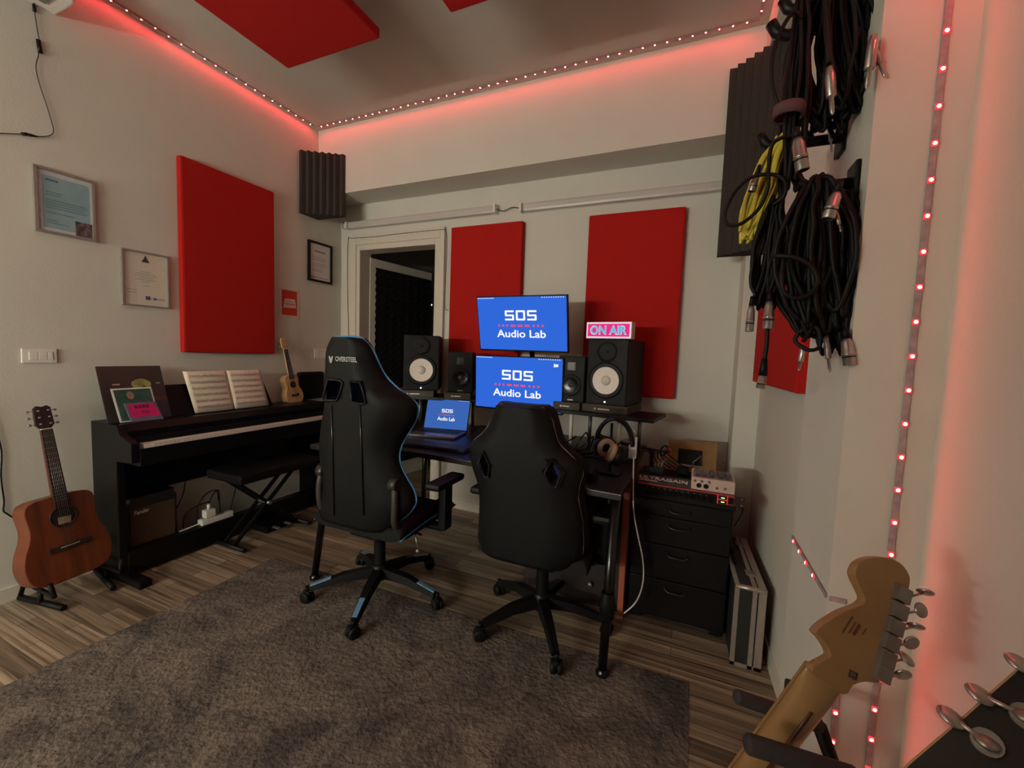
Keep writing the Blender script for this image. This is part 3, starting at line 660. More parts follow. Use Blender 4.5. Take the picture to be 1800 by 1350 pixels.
# amplifier
t = thing('guitar_amplifier', 'small guitar amplifier with brown grille standing under the piano', 'amplifier', (-2.88, 1.35, 0))
mb = MB(); mb.box(-2.985, -2.815, 1.228, 1.478, .012, .415, .008); ab = build('cabinet', mb, mat('amp_black', (26, 22, 22), .5, noise=.2, scale=80), t)
mb = MB(); mb.box(-2.816, -2.809, 1.243, 1.463, .03, .355, .002); gr = build('grille_cloth', mb, mat('amp_grille', (74, 54, 38), .95, noise=.3, scale=300, bump=.4, bscale=900), t)
lettering('nameplate', 'Fender', whitet, gr, V(-2.807, 1.262, .318), (0, 1, .05), (0, .1, 1), .07, .022)
mb = MB(); mb.box(-2.90, -2.86, 1.30, 1.41, .418, .43, .006); build('handle', mb, blackm, t)
for yy in (1.235, 1.471):
    for zz in (.022, .405): mb = MB(); mb.box(-2.822, -2.806, yy-.009, yy+.009, zz-.012, zz+.012, .004); build('corner_guard', mb, steel, t)
# power strip on the rail
t = thing('power_strip', 'white power strip lying on the piano bottom rail', 'power strip', (-2.77, 1.68, .146))
mb = MB(); mb.box(-2.80, -2.752, 1.58, 1.775, .146, .182, .004); build('body', mb, whitep, t)
for i in range(3): mb = MB(); mb.cyl(V(-2.776, 1.61+.05*i, .182), V(-2.776, 1.61+.05*i, .184), .016); build('socket', mb, greyink, t)
mb = MB(); mb.tube(smooth_path([V(-2.775, 1.58, .162), V(-2.775, 1.55, .158), V(-2.78, 1.50, .152), V(-2.785, 1.47, .15)]), .004, 6); build('lead', mb, whitep, t)
mb = MB(); mb.box(-2.80, -2.755, 1.605, 1.665, .185, .235, .005); mb.cyl(V(-2.778, 1.635, .235), V(-2.778, 1.635, .268), .010); tag(build('power_adapter', mb, whitep), 'white plug adapter sitting in the power strip', 'adapter')
for i, (pts, lab) in enumerate([
    ([(326, 845), (322, 868), (312, 890), (306, 905)], 'thin black lead dropping behind the small amplifier'),
    ([(367, 885), (375, 868), (384, 862), (386, 885), (388, 905)], 'black lead looping up from the power strip'),
    ([(322, 928), (325, 905), (345, 890), (367, 882)], 'black lead curving left of the power strip'),
    ([(350, 918), (347, 895), (360, 870), (380, 862), (384, 880)], 'tall black lead loop over the power strip'),
    ([(414, 858), (408, 885), (404, 900)], 'thin dark lead right of the power strip')]):
    mb = MB(); mb.tube(smooth_path([at(a, b, 'x', -2.86+.015*i) for a, b in pts], 6), .0035, 6); tag(build('power_lead', mb, blackm), lab, 'cable')
# piano bench with folding X legs
t = thing('piano_bench', 'black padded piano bench with folding cross legs behind blue piped chair', 'bench', (-2.62, 1.92, 0))
mb = MB(); mb.box(-2.78, -2.44, 1.62, 2.22, .44, .50, .02); build('padded_seat', mb, chairm, t)
for yy in (1.66, 2.14):
    mb = MB(); mb.tube([V(-2.86, yy, .018), V(-2.47, yy, .018)], .014, 8); build('foot_bar', mb, blackm, t)
for s_ in (0, 1):
    for xx in (-2.69, -2.60):
        mb = MB(); y0, y1 = (1.67, 2.13) if s_ else (2.13, 1.67); mb.hexa([V(xx, y0-.014, .02), V(xx+.02, y0-.014, .02), V(xx+.02, y0+.014, .02), V(xx, y0+.014, .02), V(xx, y1-.014, .44), V(xx+.02, y1-.014, .44), V(xx+.02, y1+.014, .44), V(xx, y1+.014, .44)]); build('cross_leg', mb, blackm, t)
mb = MB(); mb.cyl(V(-2.72, 1.90, .23), V(-2.56, 1.90, .23), .012); build('pivot_bolt', mb, chrome, t)
# pedals
t = thing('sustain_pedal', 'small black pedal unit with two metal tips under the piano', 'pedal', (-2.70, 1.98, 0))
mb = MB(); mb.box(-2.74, -2.60, 1.90, 2.10, .0, .045, .01); build('base', mb, blackm, t)
for yy in (1.95, 2.04): mb = MB(); mb.box(-2.60, -2.54, yy-.012, yy+.012, .03, .042, .005); build('pedal_tip', mb, chrome, t)

# ------------------------------------------------------------------ desk
t = thing('studio_desk', 'dark studio desk with slim black legs and recessed front', 'desk', (-1.05, 2.2, 0))
top = [V(-1.96, 1.70, .715), V(-1.72, 1.70, .715), V(-1.62, 1.74, .715), V(-1.52, 1.83, .715), V(-1.38, 1.86, .715), V(-.82, 1.84, .715), V(-.62, 1.80, .715), V(-.50, 1.74, .715), V(-.42, 1.71, .715), V(-.225, 1.70, .715), V(-.225, 2.78, .715), V(-1.96, 2.78, .715)]
mb = MB(); mb.prism(top, (0, 0, .028), .004); build('desktop', mb, deskm, t)
for x_, y_ in ((-1.854, 1.64), (-.252, 1.64), (-1.88, 2.70), (-.29, 2.70)):
    f = y_ < 2; xt = x_+(.015 if x_ < -1 else .0); yt = y_+.10 if f else y_
    mb = MB(); mb.cyl(V(x_, y_, .03), V(xt, yt, .715), .018, .022, n=16); lg = build('leg', mb, blackg, t)
    mb = MB(); mb.lathe(V(x_, y_, .0), (0, 0, 1), [(0, .012), (.0, .026), (.018, .028), (.03, .018)], 16); build('foot', mb, blackg, lg)
    if x_ > -1 and f: mb = MB(); q = V(x_, y_, .03).lerp(V(xt, yt, .715), .36); mb.lathe(q-V(0, 0, .06), (0, 0, 1), [(0, .02), (.015, .03), (.07, .033), (.09, .03), (.12, .024)], 16); build('leg_joint', mb, blackm, lg)
mb = MB(); mb.box(-1.84, -.30, 2.62, 2.65, .60, .715); mb.box(-1.86, -1.83, 1.78, 2.72, .67, .715); mb.box(-.29, -.26, 1.78, 2.72, .67, .715); build('under_frame', mb, blackm, t)
# cabinet under desk with pale red-brown front edge
t = thing('desk_cabinet', 'dark brown cabinet under the right end of the desk with orange-brown edge', 'cabinet', (-.5, 2.3, 0))
mb = MB(); mb.box(-.78, -.262, 2.10, 2.58, .0, .655, .003); build('body', mb, mat('dark_brown_board', (34, 22, 20), .5, noise=.15), t)
mb = MB(); mb.box(-.259, -.232, 2.05, 2.58, .0, .648, .001); build('side_board', mb, mat('edge_brown', (150, 78, 54), .6, noise=.06), t)
mb = MB(); mb.box(-.74, -.29, 2.088, 2.10, .03, .63, .002); dr = build('door', mb, mat('dark_brown_door', (30, 19, 18), .5, noise=.15), t)
mb = MB(); mb.lathe(V(-.405, 2.088, .127), (0, -1, 0), [(0, .006), (.012, .006), (.014, .013), (.024, .012), (.027, 0)], 14); build('knob', mb, chrome, dr)

# riser shelves with isolation pads
padm = mat('pad_foam', (74, 68, 60), .9, noise=.15, scale=100)
def riser(label, O, ang, W, D, zt, posts, pads, tone):
    M = Matrix.Translation(O) @ Matrix.Rotation(ang, 4, 'Z'); t = thing('speaker_riser', label, 'shelf', M=M, group=None)
    mb = MB(); mb.box(0, W, 0, D, zt-.02, zt, .003); build('board', mb, blackm, t, False)
    for (a, b, light) in posts: mb = MB(); mb.cyl(V(a, b, -.0), V(a, b, zt-.02), .012, n=14); build('post', mb, whitep if light else steel, t, False)
    return t
R0 = V(-.755, 2.425, .744)
riser('black riser shelf on thin posts under the right pair of speakers', R0, -math.radians(8), .60, .33, .226, [(.10, .06, 1), (.40, .06, 1), (.14, .28, 0), (.46, .28, 0)], None, 0)
L0 = V(-1.935, 2.40, .744)
riser('black riser shelf on thin posts under the left pair of speakers', L0, math.radians(14), .60, .30, .226, [(.06, .08, 1), (.10, .24, 0), (.44, .10, 1), (.52, .24, 0)], None, 0)
def pad(label, M, W, D):
    t = thing('isolation_pad', label, 'speaker pad', M=M, group='foam pads under the speakers')
    mb = MB(); mb.prism([V(0, 0, 0), V(0, D, 0), V(0, D, .044), V(0, 0, .044)], (W, 0, 0), .003); p = build('foam_wedge', mb, padm, t, False)
    mb = MB(); mb.cyl(V(W*.30, .0005, .02), V(W*.30, -.0008, .02), .006, n=12); mb.box(W*.36, W*.62, -.0008, .0005, .017, .024); build('maker_mark', mb, whitet, p, False)
# ------------------------------------------------------------------ speakers
spkm = mat('speaker_black', (14, 13, 14), .6, spec=0.22, noise=.1, scale=90)
def big_speaker():
    t = thing('studio_speaker', '-', 'speaker', group='large black studio speakers with white cones'); W, D, Hh = .25, .334, .39
    mb = MB(); mb.box(-W/2, W/2, .004, D, 0, Hh, .008); build('cabinet', mb, spkm, t, False)
    mb = MB(); mb.box(-W/2+.002, W/2-.002, 0, .01, .002, Hh-.002, .006); build('front_baffle', mb, spkm, t, False)
    mb = MB(); mb.lathe(V(0, 0, .145), (0, -1, 0), [(0, .108), (.006, .106), (.008, .098), (.006, .092), (.008, .086), (.003, .077)], 40); wf = build('woofer_surround', mb, rubber, t, False)
    mb = MB(); mb.lathe(V(0, -.0055, .145), (0, 1, 0), [(0, .081), (.002, .070), (.0045, .030), (.005, .0)], 40); build('cone', mb, conem, wf, False)
    mb = MB(); mb.lathe(V(0, -.001, .145), (0, -1, 0), [(0, .030), (.006, .027), (.010, .018), (.012, 0)], 24); build('dust_cap', mb, mat('dust_cap', (205, 195, 182), .45), wf, False)
    mb = MB(); mb.lathe(V(0, 0, .315), (0, -1, 0), [(0, .062), (.003, .060), (-.006, .022), (-.006, .018), (.0, .010), (.002, 0)], 28); build('tweeter', mb, spkm, t, False)
    mb = MB(); mb.cyl(V(0, -.001, .018), V(0, -.003, .018), .0045, n=12); build('power_light', mb, emit('speaker_led', (.7, 1, 1), 6), t, False)
    return t
def small_speaker():
    t = thing('studio_speaker', '-', 'speaker', group='smaller black studio speakers with dark cones'); W, D, Hh = .172, .22, .283
    mb = MB(); mb.box(-W/2, W/2, .004, D, 0, Hh, .007); build('cabinet', mb, spkm, t, False)
    mb = MB(); mb.box(-W/2+.002, W/2-.002, 0, .01, .002, Hh-.002, .005); build('front_baffle', mb, spkm, t, False)
    mb = MB(); mb.lathe(V(0, 0, .105), (0, -1, 0), [(0, .066), (.005, .064), (.006, .058), (.004, .054), (.005, .050), (.002, .044)], 32); wf = build('woofer_surround', mb, rubber, t, False)
    mb = MB(); mb.lathe(V(0, -.0045, .105), (0, 1, 0), [(0, .045), (.002, .038), (.004, .016), (.0042, 0)], 32); build('cone', mb, blackg, wf, False)
    mb = MB(); mb.lathe(V(0, -.001, .105), (0, -1, 0), [(0, .017), (.004, .014), (.007, 0)], 20); build('dust_cap', mb, mat('grey_cap', (60, 57, 55), .3), wf, False)
    mb = MB(); mb.box(-.026, .026, -.003, .0, .195, .245, .004); mb.box(-.018, .018, -.0045, -.002, .203, .237, .002); build('tweeter', mb, mat('tweeter_grey', (44, 42, 40), .35), t, False)
    mb = MB(); mb.box(-.018, .018, -.0015, .0005, .012, .018); build('badge', mb, steel, t, False)
    return t
def TM(x, y, z, deg): return Matrix.Translation((x, y, z)) @ Matrix.Rotation(math.radians(deg), 4, 'Z')
bs = big_speaker(); bs.matrix_world = TM(-.452, 2.475, 1.015, -10); bs['label'] = 'large studio speaker with white cone below the lit sign'; WM[bs.name] = bs.matrix_world.copy()
copy_tree(bs, TM(-1.745, 2.45, 1.015, 29), 'large studio speaker with white cone left of the monitors by the doorway')
ss = small_speaker(); ss.matrix_world = TM(-.663, 2.475, 1.015, -6); ss['label'] = 'small dark studio speaker right of the lower monitor'
copy_tree(ss, TM(-1.455, 2.50, 1.015, 24), 'small dark studio speaker left of the monitors beside the large one')
pad('foam pad under the large speaker below the lit sign', TM(-.585, 2.465, .971, -9), .275, .30)
pad('foam pad under the small speaker right of the lower monitor', TM(-.765, 2.455, .971, -6), .172, .24)
pad('foam pad under the large speaker by the doorway', TM(-1.885, 2.355, .971, 29), .26, .30)
pad('foam pad under the small speaker left of the monitors', TM(-1.545, 2.44, .971, 24), .18, .24)
# on air sign
t = thing('lit_sign', 'small lit pink sign reading ON AIR on top of the right large speaker', 'sign', M=TM(-.452, 2.47, 1.407, -8))
W = .272; mb = MB(); mb.box(-W/2, W/2, 0.002, .075, 0, .098, .003); build('white_case', mb, whitep, t, False)
mb = MB(); mb.box(-W/2+.003, W/2-.003, -.002, .004, .004, .094); fr = build('front_border', mb, emit('sign_white', (.85, .75, .85), .9), t, False)
mb = MB(); mb.box(-W/2+.011, W/2-.011, -.003, 0, .012, .086); build('pink_panel', mb, emit('sign_pink', rgb(240, 50, 135)[:3], .95), fr, False)
lettering('letter_outline', 'ON AIR', emit('sign_letter_edge', (.8, .85, .95), .9), fr, V(-W*.405, -.0035, .022), (1, 0, 0), (0, 0, 1), W*.81, .054, .0005, False, .03)
lettering('letters', 'ON AIR', emit('sign_cyan', rgb(90, 190, 225)[:3], 1.0), fr, V(-W*.392, -.0045, .0255), (1, 0, 0), (0, 0, 1), W*.784, .047, .0005, False, .02)

# ------------------------------------------------------------------ screens
scr_blue = emit('screen_blue', rgb(48, 104, 218)[:3], 1.0)
scr_white = emit('screen_white', (1, 1, 1), 1.0)
scr_red = emit('screen_red', rgb(240, 80, 110)[:3], 1.0)
scr_blue2 = emit('laptop_blue', rgb(58, 100, 178)[:3], 1.0)
def logo(par, W, Hh, y, cw, ytop):
    """the picture on a screen: x 0..W, z 0..Hh, front towards -y"""
    mb = MB(); st = .0105*W/.6; lw = .105*W; lh = .115*W*.92; z0 = Hh*.565; gap = .022*W; tot = 3*lw+2*gap
    for k in range(3):
        x0 = W*.5-tot/2+k*(lw+gap); x1 = x0+lw; zt = z0+lh; zm = z0+lh/2; s_ = .019*W; b_ = .012*W
        def bar(a, b, c, d): mb.box(a, b, y-.0006, y, c, d)
        bar(x0+b_*.4, x1-b_*.4 if k == 1 else x1, zt-s_, zt); bar(x0 if k != 1 else x0+b_*.4, x1-b_*.4, z0, z0+s_)
        if k == 1: bar(x0, x0+s_*1.15, z0+b_*.4, zt-b_*.4); bar(x1-s_*1.15, x1, z0+b_*.4, zt-b_*.4)
        else: bar(x0, x0+s_*1.15, zm, zt-b_*.4); bar(x1-s_*1.15, x1, z0+b_*.4, zm); bar(x0+b_*.3, x1-b_*.3, zm-s_/2, zm+s_/2)
    build('logo_letters', mb, scr_white, par, False)
    mb = MB(); z = Hh*.465
    for xx in (.245, .293, .341, .644, .694, .744): mb.lathe(V(W*xx, y-.0004, z), (0, -1, 0), [(0, 0), (.0001, .0125*W)], 14)
    for xx in (.41, .49, .569): mb.box(W*(xx-.028), W*(xx+.028), y-.0006, y, z-.0105*W, z+.0105*W)
    build('logo_dots', mb, scr_red, par, False)
    lettering('logo_text', 'Audio Lab', scr_white, par, V(W*.215, y-.0004, Hh*.24), (1, 0, 0), (0, 0, 1), W*.56, Hh*.145, .0003, False, .015)
    mb = MB()
    for k in range(9): mb.box(W*(.01+.022*k), W*(.01+.022*k+.014), y-.0006, y, Hh-.013*W, Hh-.006*W)
    for k in range(10): mb.box(W*(.74+.025*k), W*(.74+.025*k+.012), y-.0006, y, Hh-.013*W, Hh-.006*W)
    build('menu_bar', mb, scr_white, par, False)
def monitor(label, M, stand):
    t = thing('computer_monitor', label, 'monitor', M=M, group='widescreen monitors'); W, Hh = .612, .356
    mb = MB(); mb.box(0, W, .002, .03, 0, Hh, .004); mb.box(W*.3, W*.7, .03, .055, Hh*.2, Hh*.8, .01); build('housing', mb, blackm, t, False)
    mb = MB(); mb.box(.007, W-.007, -.0005, .003, .012, Hh-.007); sc = build('screen', mb, scr_blue, t, False)
    # picture in screen frame
    e = bpy.data.objects.new('dummy', None)
    logo_par = sc; b = .007
    sub = MB()
    return t, sc
def shift_children(sc, off):
    for ch in sc.children: ch.data.transform(Matrix.Translation(off))
bl, br = at(846, 616, 'y', 2.505), at(998, 620, 'y', 2.495)
tilt = Matrix.Rotation(math.radians(13), 4, 'X')
t, sc = monitor('upper blue widescreen monitor tilted down above the other one', Matrix.Translation((-1.305, 2.495, 1.313)) @ Matrix.Rotation(math.radians(0), 4, 'Z') @ tilt, None)
logo(sc, .598, .337, -.001, 0, 0); shift_children(sc, (.007, 0, .012))
mb = MB(); mb.box(.28, .33, .055, .09, .12, .2); mb.tube([V(.305, .08, .16), V(.305, .16, .10), V(.305, .20, -.25), V(.305, .20, -.52)], .018, 10); mb.box(.20, .41, .12, .28, -.565, -.545, .006) if False else None
build('support_arm', mb, blackm, t, False)
t, sc = monitor('lower blue widescreen monitor standing on the desk', Matrix.Translation((-1.322, 2.478, .927)) @ Matrix.Rotation(math.radians(3), 4, 'X'), None)
logo(sc, .598, .337, -.001, 0, 0); shift_children(sc, (.007, 0, .012))
mb = MB(); mb.box(.55, .558, -.0012, 0, .298, .318); mb.box(.56, .578, -.0012, 0, .30, .316); build('desktop_icon', mb, scr_white, sc, False)
mb = MB(); mb.tube([V(.305, .05, .16), V(.305, .09, .10), V(.305, .10, -.175)], .02, 10); mb.box(.19, .42, .02, .20, -.183, -.172, .005); build('stand', mb, blackm, t, False)
# laptop
LM = Matrix.Translation((-1.655, 2.185, .744)) @ Matrix.Rotation(math.radians(9), 4, 'Z')
t = thing('laptop', 'open grey laptop on the desk left of the monitors', 'laptop', M=LM); W = .325
mb = MB(); mb.box(0, W, 0, .225, 0, .014, .003); bs_ = build('keyboard_base', mb, mat('space_grey', (112, 104, 108), .35, metal=.4), t, False)
mb = MB()
for r_ in range(5):
    for c_ in range(14): mb.box(.02+c_*.0205, .037+c_*.0205, .098+r_*.021, .115+r_*.021, .0135, .0152)
build('keys', mb, blackm, bs_, False)
mb = MB(); mb.box(.11, .215, .012, .085, .0135, .0145); build('trackpad', mb, mat('trackpad', (150, 142, 146), .25, metal=.3), bs_, False)
HM = Matrix.Translation((0, .228, .012)) @ Matrix.Rotation(math.radians(-17), 4, 'X')
mb = MB(); mb.box(0, W, 0, .006, 0, .218, .002, M=HM); ld = build('lid', mb, blackm, t, False)
mb = MB(); mb.box(.005, W-.005, -.0006, .0, .008, .213, M=HM); sc = build('screen', mb, scr_blue2, ld, False)
n0 = len(sc.children); logo_dummy = None
def logo_small(par, W, Hh, M):
    logo(par, .23, .175, 0, 0, 0)
    for ch in par.children: 
        if not ch.name.startswith('menu_bar'): ch.data.transform(Matrix.Translation((.0475, -.001, .022)))
        else: ch.data.transform(Matrix.Translation((0, -.001, .036)) @ Matrix.Scale(1.38, 4, (1, 0, 0)))
        ch.data.transform(M)
logo_small(sc, W, .21, HM)
# keyboard, mouse
t = thing('computer_keyboard', 'low black keyboard lying in front of the laptop', 'keyboard', M=TM(-1.50, 1.94, .744, 2))
mb = MB(); mb.box(0, .40, 0, .125, 0, .014, .004); kb = build('case', mb, blackm, t, False)
mb = MB()
for r_ in range(5):
    for c_ in range(18): mb.box(.01+c_*.0212, .028+c_*.0212, .01+r_*.022, .028+r_*.022, .013, .019)
build('keys', mb, mat('key_grey', (52, 50, 54), .4), kb, False)
mb = MB(); mb.ball((-1.58, 2.03, .744), .03, .95, 1.6, .9, 14); o = build('computer_mouse', mb, mat('mouse_dark', (62, 44, 48), .35)); tag(o, 'small dark mouse left of the black keyboard', 'mouse')

# headphones on their stand
t = thing('headphones', 'open-back headphones with tan velour ear pads on the desk right side', 'headphones', (-.30, 1.98, .744))
Yh = 1.98
arch = [at(1050, 800, 'y', Yh), at(1049, 780, 'y', Yh), at(1052, 758, 'y', Yh), at(1064, 742, 'y', Yh), at(1080, 736, 'y', Yh), at(1097, 744, 'y', Yh+.02), at(1108, 762, 'y', Yh+.03), at(1112, 785, 'y', Yh+.03)]
mb = MB(); P = smooth_path(arch, 5)
for off, rr in ((0, .009), (.018, .010), (.036, .009)): mb.tube([p+V(0, off-.01, 0) for p in P], rr, 8)
build('headband', mb, blackm, t)
def ear(c, ax, nm):
    ax = Vector(ax).normalized(); c = Vector(c)
    mb = MB(); mb.lathe(c, ax, [(-.012, .0), (-.012, .040), (.0, .046), (.026, .044), (.034, .030), (.036, 0)], 24); cu = build('ear_cup', mb, blackm, t)
    mb = MB(); a = ax.orthogonal().normalized(); b2 = ax.cross(a)
    mb.tube([c-ax*.022+(a*math.cos(k*PI/12)+b2*math.sin(k*PI/12))*.034 for k in range(24)], .0135, 10, closed=True); build('ear_pad', mb, tan, cu)
ear(at(1062, 785, 'y', Yh-.02)+V(.0, 0, .0), (-.6, .75, .1), 'l')
ear(at(1083, 800, 'y', Yh-.05), (.75, .25, -.35), 'r')
mb = MB(); mb.box(-.215, -.205, 2.0, 2.015, .84, .93); mb.cyl(V(-.21, 2.005, .93), V(-.225, 2.0, .97), .004); build('metal_yoke', mb, chrome, t)
t = thing('headphone_stand', 'thin black stand carrying the headphones', 'stand', (-.33, 2.10, .744))
mb = MB(); mb.cyl(V(-.325, 2.0, .754), V(-.325, 2.0, .985), .006); build('post', mb, blackm, t)
mb = MB(); mb.box(-.37, -.27, 1.95, 2.08, .744, .756, .004); build('base', mb, blackm, t)
# desk clutter: small boxes and cables
mb = MB(); mb.box(-.50, -.36, 1.80, 1.90, .744, .785, .006); tag(build('audio_interface', mb, blackm), 'small black interface box on the desk front right', 'audio interface')
mb = MB(); mb.ball((-.43, 1.78, .744), .022, 1, 1, 1.2, 12); tag(build('trackball', mb, blackg), 'dark round knob controller at the desk edge beside the chair', 'controller')
for i in range(9):
    x0 = -.72+.05*i; pts = [V(x0, 2.60, .76), V(x0+random.uniform(-.05, .08), 2.45, .80+random.uniform(0, .05)), V(x0+random.uniform(0, .12), 2.32, .77+random.uniform(0, .08)), V(x0+random.uniform(-.05, .15), 2.15, .765), V(x0+random.uniform(0, .2), 2.3, .752), V(x0+.1, 2.55, .752)]
    mb = MB(); mb.tube(smooth_path(pts, 6), .004, 6); tag(build('desk_cable', mb, rubber), 'black cable in the tangle behind the headphones on the desk', 'cable', 'tangled cables on the desk')
for i in range(3):
    pts = [V(-1.20+.1*i, 2.62, .752), V(-1.28+.09*i, 2.5, .80+.02*i), V(-1.30+.12*i, 2.40, .755), V(-1.22+.1*i, 2.32, .752)]
    mb = MB(); mb.tube(smooth_path(pts, 6), .0035, 6); tag(build('desk_cable', mb, rubber), 'black cable under the lower monitor beside the laptop', 'cable', 'cables under the monitors')
# white usb hub and its cable
Yc = 1.93
mb = MB(); q = at(1112, 793, 'y', 2.02); mb.box(q.x-.018, q.x+.018, q.y-.008, q.y+.008, q.z-.035, q.z+.03, .005); tag(build('plug_hub', mb, whitep), 'white plug hub hanging at the right edge of the desk', 'adapter')
P = [at(1114, 803, 'y', 2.0), at(1113, 850, 'y', 2.0), at(1114, 900, 'y', 2.0), at(1121, 940, 'y', 2.01), at(1130, 985, 'y', 2.02), at(1130, 1025, 'y', 2.02), at(1118, 1058, 'y', 2.02), at(1097, 1078, 'y', 2.02)]
mb = MB(); mb.tube(smooth_path(P, 6), .0035, 8); tag(build('white_cable', mb, whitep), 'long white cable hanging from the desk edge in front of drawers', 'cable')
for i in range(6):
    P = [V(-.21+.01*i, 2.12+.02*i, .86-.01*i), V(-.17+.02*i, 2.2, .84), V(-.15+.015*i, 2.3, .75+.01*i), V(-.12+.03*i, 2.42, .70)]
    mb = MB(); mb.tube(smooth_path(P, 6), .0028, 6); tag(build('drooping_cable', mb, rubber), 'thin black cable drooping from the desk edge onto the drawer unit', 'cable', 'cables drooping behind the desk edge')

# ------------------------------------------------------------------ drawer unit
t = thing('drawer_unit', 'black four-drawer unit between desk and flight case', 'drawers', (0, 2.3, 0))
mb = MB(); mb.box(-.215, .222, 2.10, 2.62, .03, .625, .002); mb.box(-.222, .230, 2.085, 2.62, .625, .647, .003); mb.box(-.20, -.15, 2.12, 2.2, 0, .03); mb.box(.16, .21, 2.12, 2.2, 0, .03); mb.box(-.2, -.15, 2.5, 2.6, 0, .03); mb.box(.16, .21, 2.5, 2.6, 0, .03); build('body', mb, cabinetm, t)
for a, b in ((.545, .620), (.405, .541), (.232, .401), (.045, .228)):
    mb = MB(); mb.box(-.212, .218, 2.088, 2.10, a, b, .003); d = build('drawer', mb, cabinetm, t)
    zc = b-.035 if b-a > .1 else (a+b)/2; P = [V(-.045, 2.088, zc+.008), V(-.045, 2.07, zc), V(-.03, 2.062, zc-.006), V(.03, 2.062, zc-.006), V(.045, 2.07, zc), V(.045, 2.088, zc+.008)]
    mb = MB(); mb.tube(P, .0035, 8); build('handle', mb, mat('dark_handle', (70, 68, 66), .3, metal=.7), d)
# rack interface with red glow
t = thing('rack_interface', 'red rack audio interface with dark knobs and green meters on the drawers', 'audio interface', (0, 2.1, .648))
redmet = mat('red_metal', (165, 62, 60), .35, metal=.2)
mb = MB(); mb.box(-.20, .222, 2.088, 2.25, .648, .694, .002); build('body', mb, redmet, t)
mb = MB(); mb.box(-.205, .150, 2.082, 2.089, .650, .688, .001); f = build('front_panel', mb, blackm, t)
for i in range(13):
    mb = MB(); r_ = .009 if i % 3 else .012; mb.cyl(V(-.19+.026*i, 2.082, .668), V(-.19+.026*i, 2.068, .668), r_, r_*.85, n=14); build('knob', mb, blackg, f)
    if i < 12: mb = MB(); mb.box(-.181+.026*i, -.177+.026*i, 2.080, 2.082, .678, .682); build('marker', mb, steel, f)
for z0 in (.653, .672):
    mb = MB(); mb.box(.158, .190, 2.084, 2.0885, z0, z0+.014); m_ = build('meter', mb, blackm, t)
    mb = MB(); mb.box(.168, .182, 2.083, 2.084, z0+.005, z0+.009); build('meter_light', mb, emit('green_led', (.45, 1, .25), 2.2), m_)
mb = MB(); mb.box(.198, .218, 2.084, 2.0885, .655, .684); build('power_switch', mb, blackm, t)
mb = MB(); mb.box(.153, .155, 2.083, 2.088, .650, .690); mb.box(.192, .194, 2.083, 2.088, .650, .690); mb.box(.155, .192, 2.083, 2.088, .6690, .6708); build('glow_bar', mb, emit('rack_red', (1, .08, .08), .7), t)
mb = MB(); mb.box(.222, .264, 2.086, 2.090, .649, .693, .001); e_ = build('rack_ear', mb, mat('ear_dark', (44, 34, 26), .4), t)
for z0 in (.657, .685): mb = MB(); mb.cyl(V(.251, 2.0865, z0), V(.251, 2.084, z0), .004, n=10); build('screw', mb, chrome, e_)
mb = MB(); mb.tube(smooth_path([V(.258, 2.095, .655), V(.258, 2.10, .62), V(.245, 2.11, .58), V(.232, 2.12, .545)]), .003, 6); build('lead', mb, blackm, t)
# flat black box with lettering
t = thing('flat_black_box', 'flat black unit with large white lettering lying on the rack interface', 'audio unit', (-.08, 2.22, .694))
mb = MB(); mb.box(-.222, .036, 2.100, 2.235, .6945, .702, .001); fb = build('casing', mb, mat('unit_black', (40, 40, 38), .4, noise=.1), t)
lettering('title_lettering', 'ULTRAGAIN', whitet, fb, V(-.200, 2.140, .7025), (1, 0, 0), (0, 1, 0), .225, .055, .0004, True, .02)
mb = MB(); mb.box(-.195, -.11, 2.112, 2.124, .702, .7026); build('small_print_bar', mb, whitet, fb)
# pink toned preamp
t = thing('desktop_preamp', 'boxy silver preamp with four sockets and dark faders on the rack', 'preamp', (.13, 2.17, .694))
pm = mat('preamp_silver', (200, 176, 166), .4, metal=.15)
mb = MB(); mb.prism([V(.040, 2.10, .6955), V(.040, 2.24, .6955), V(.040, 2.23, .764), V(.040, 2.10, .752)], (.182, 0, 0), .003); bb = build('body', mb, pm, t)
mb = MB(); mb.prism([V(.048, 2.112, .7530), V(.048, 2.222, .7632), V(.214, 2.222, .7632), V(.214, 2.112, .7530)], (0, 0, .001)); build('top_plate', mb, mat('preamp_top', (120, 108, 106), .4), t)
for i, x_ in enumerate((.068, .097, .128, .165, .195)):
    mb = MB(); mb.box(x_-.010, x_+.010, 2.13, 2.20, .759, .774, .003); build('fader_cap', mb, mat('fader_dark', (72, 58, 62), .4), t)
for x_, r_ in ((.073, .011), (.103, .011)): mb = MB(); mb.cyl(V(x_, 2.101, .717), V(x_, 2.097, .717), r_, n=20); build('socket', mb, blackm, t)
for x_, z_ in ((.055, .738), (.084, .739), (.115, .739), (.148, .716), (.182, .718)): mb = MB(); mb.cyl(V(x_, 2.101, z_), V(x_, 2.094, z_), .0055, n=12); build('small_knob', mb, mat('brass_dark', (130, 90, 70), .4, metal=.4), t)
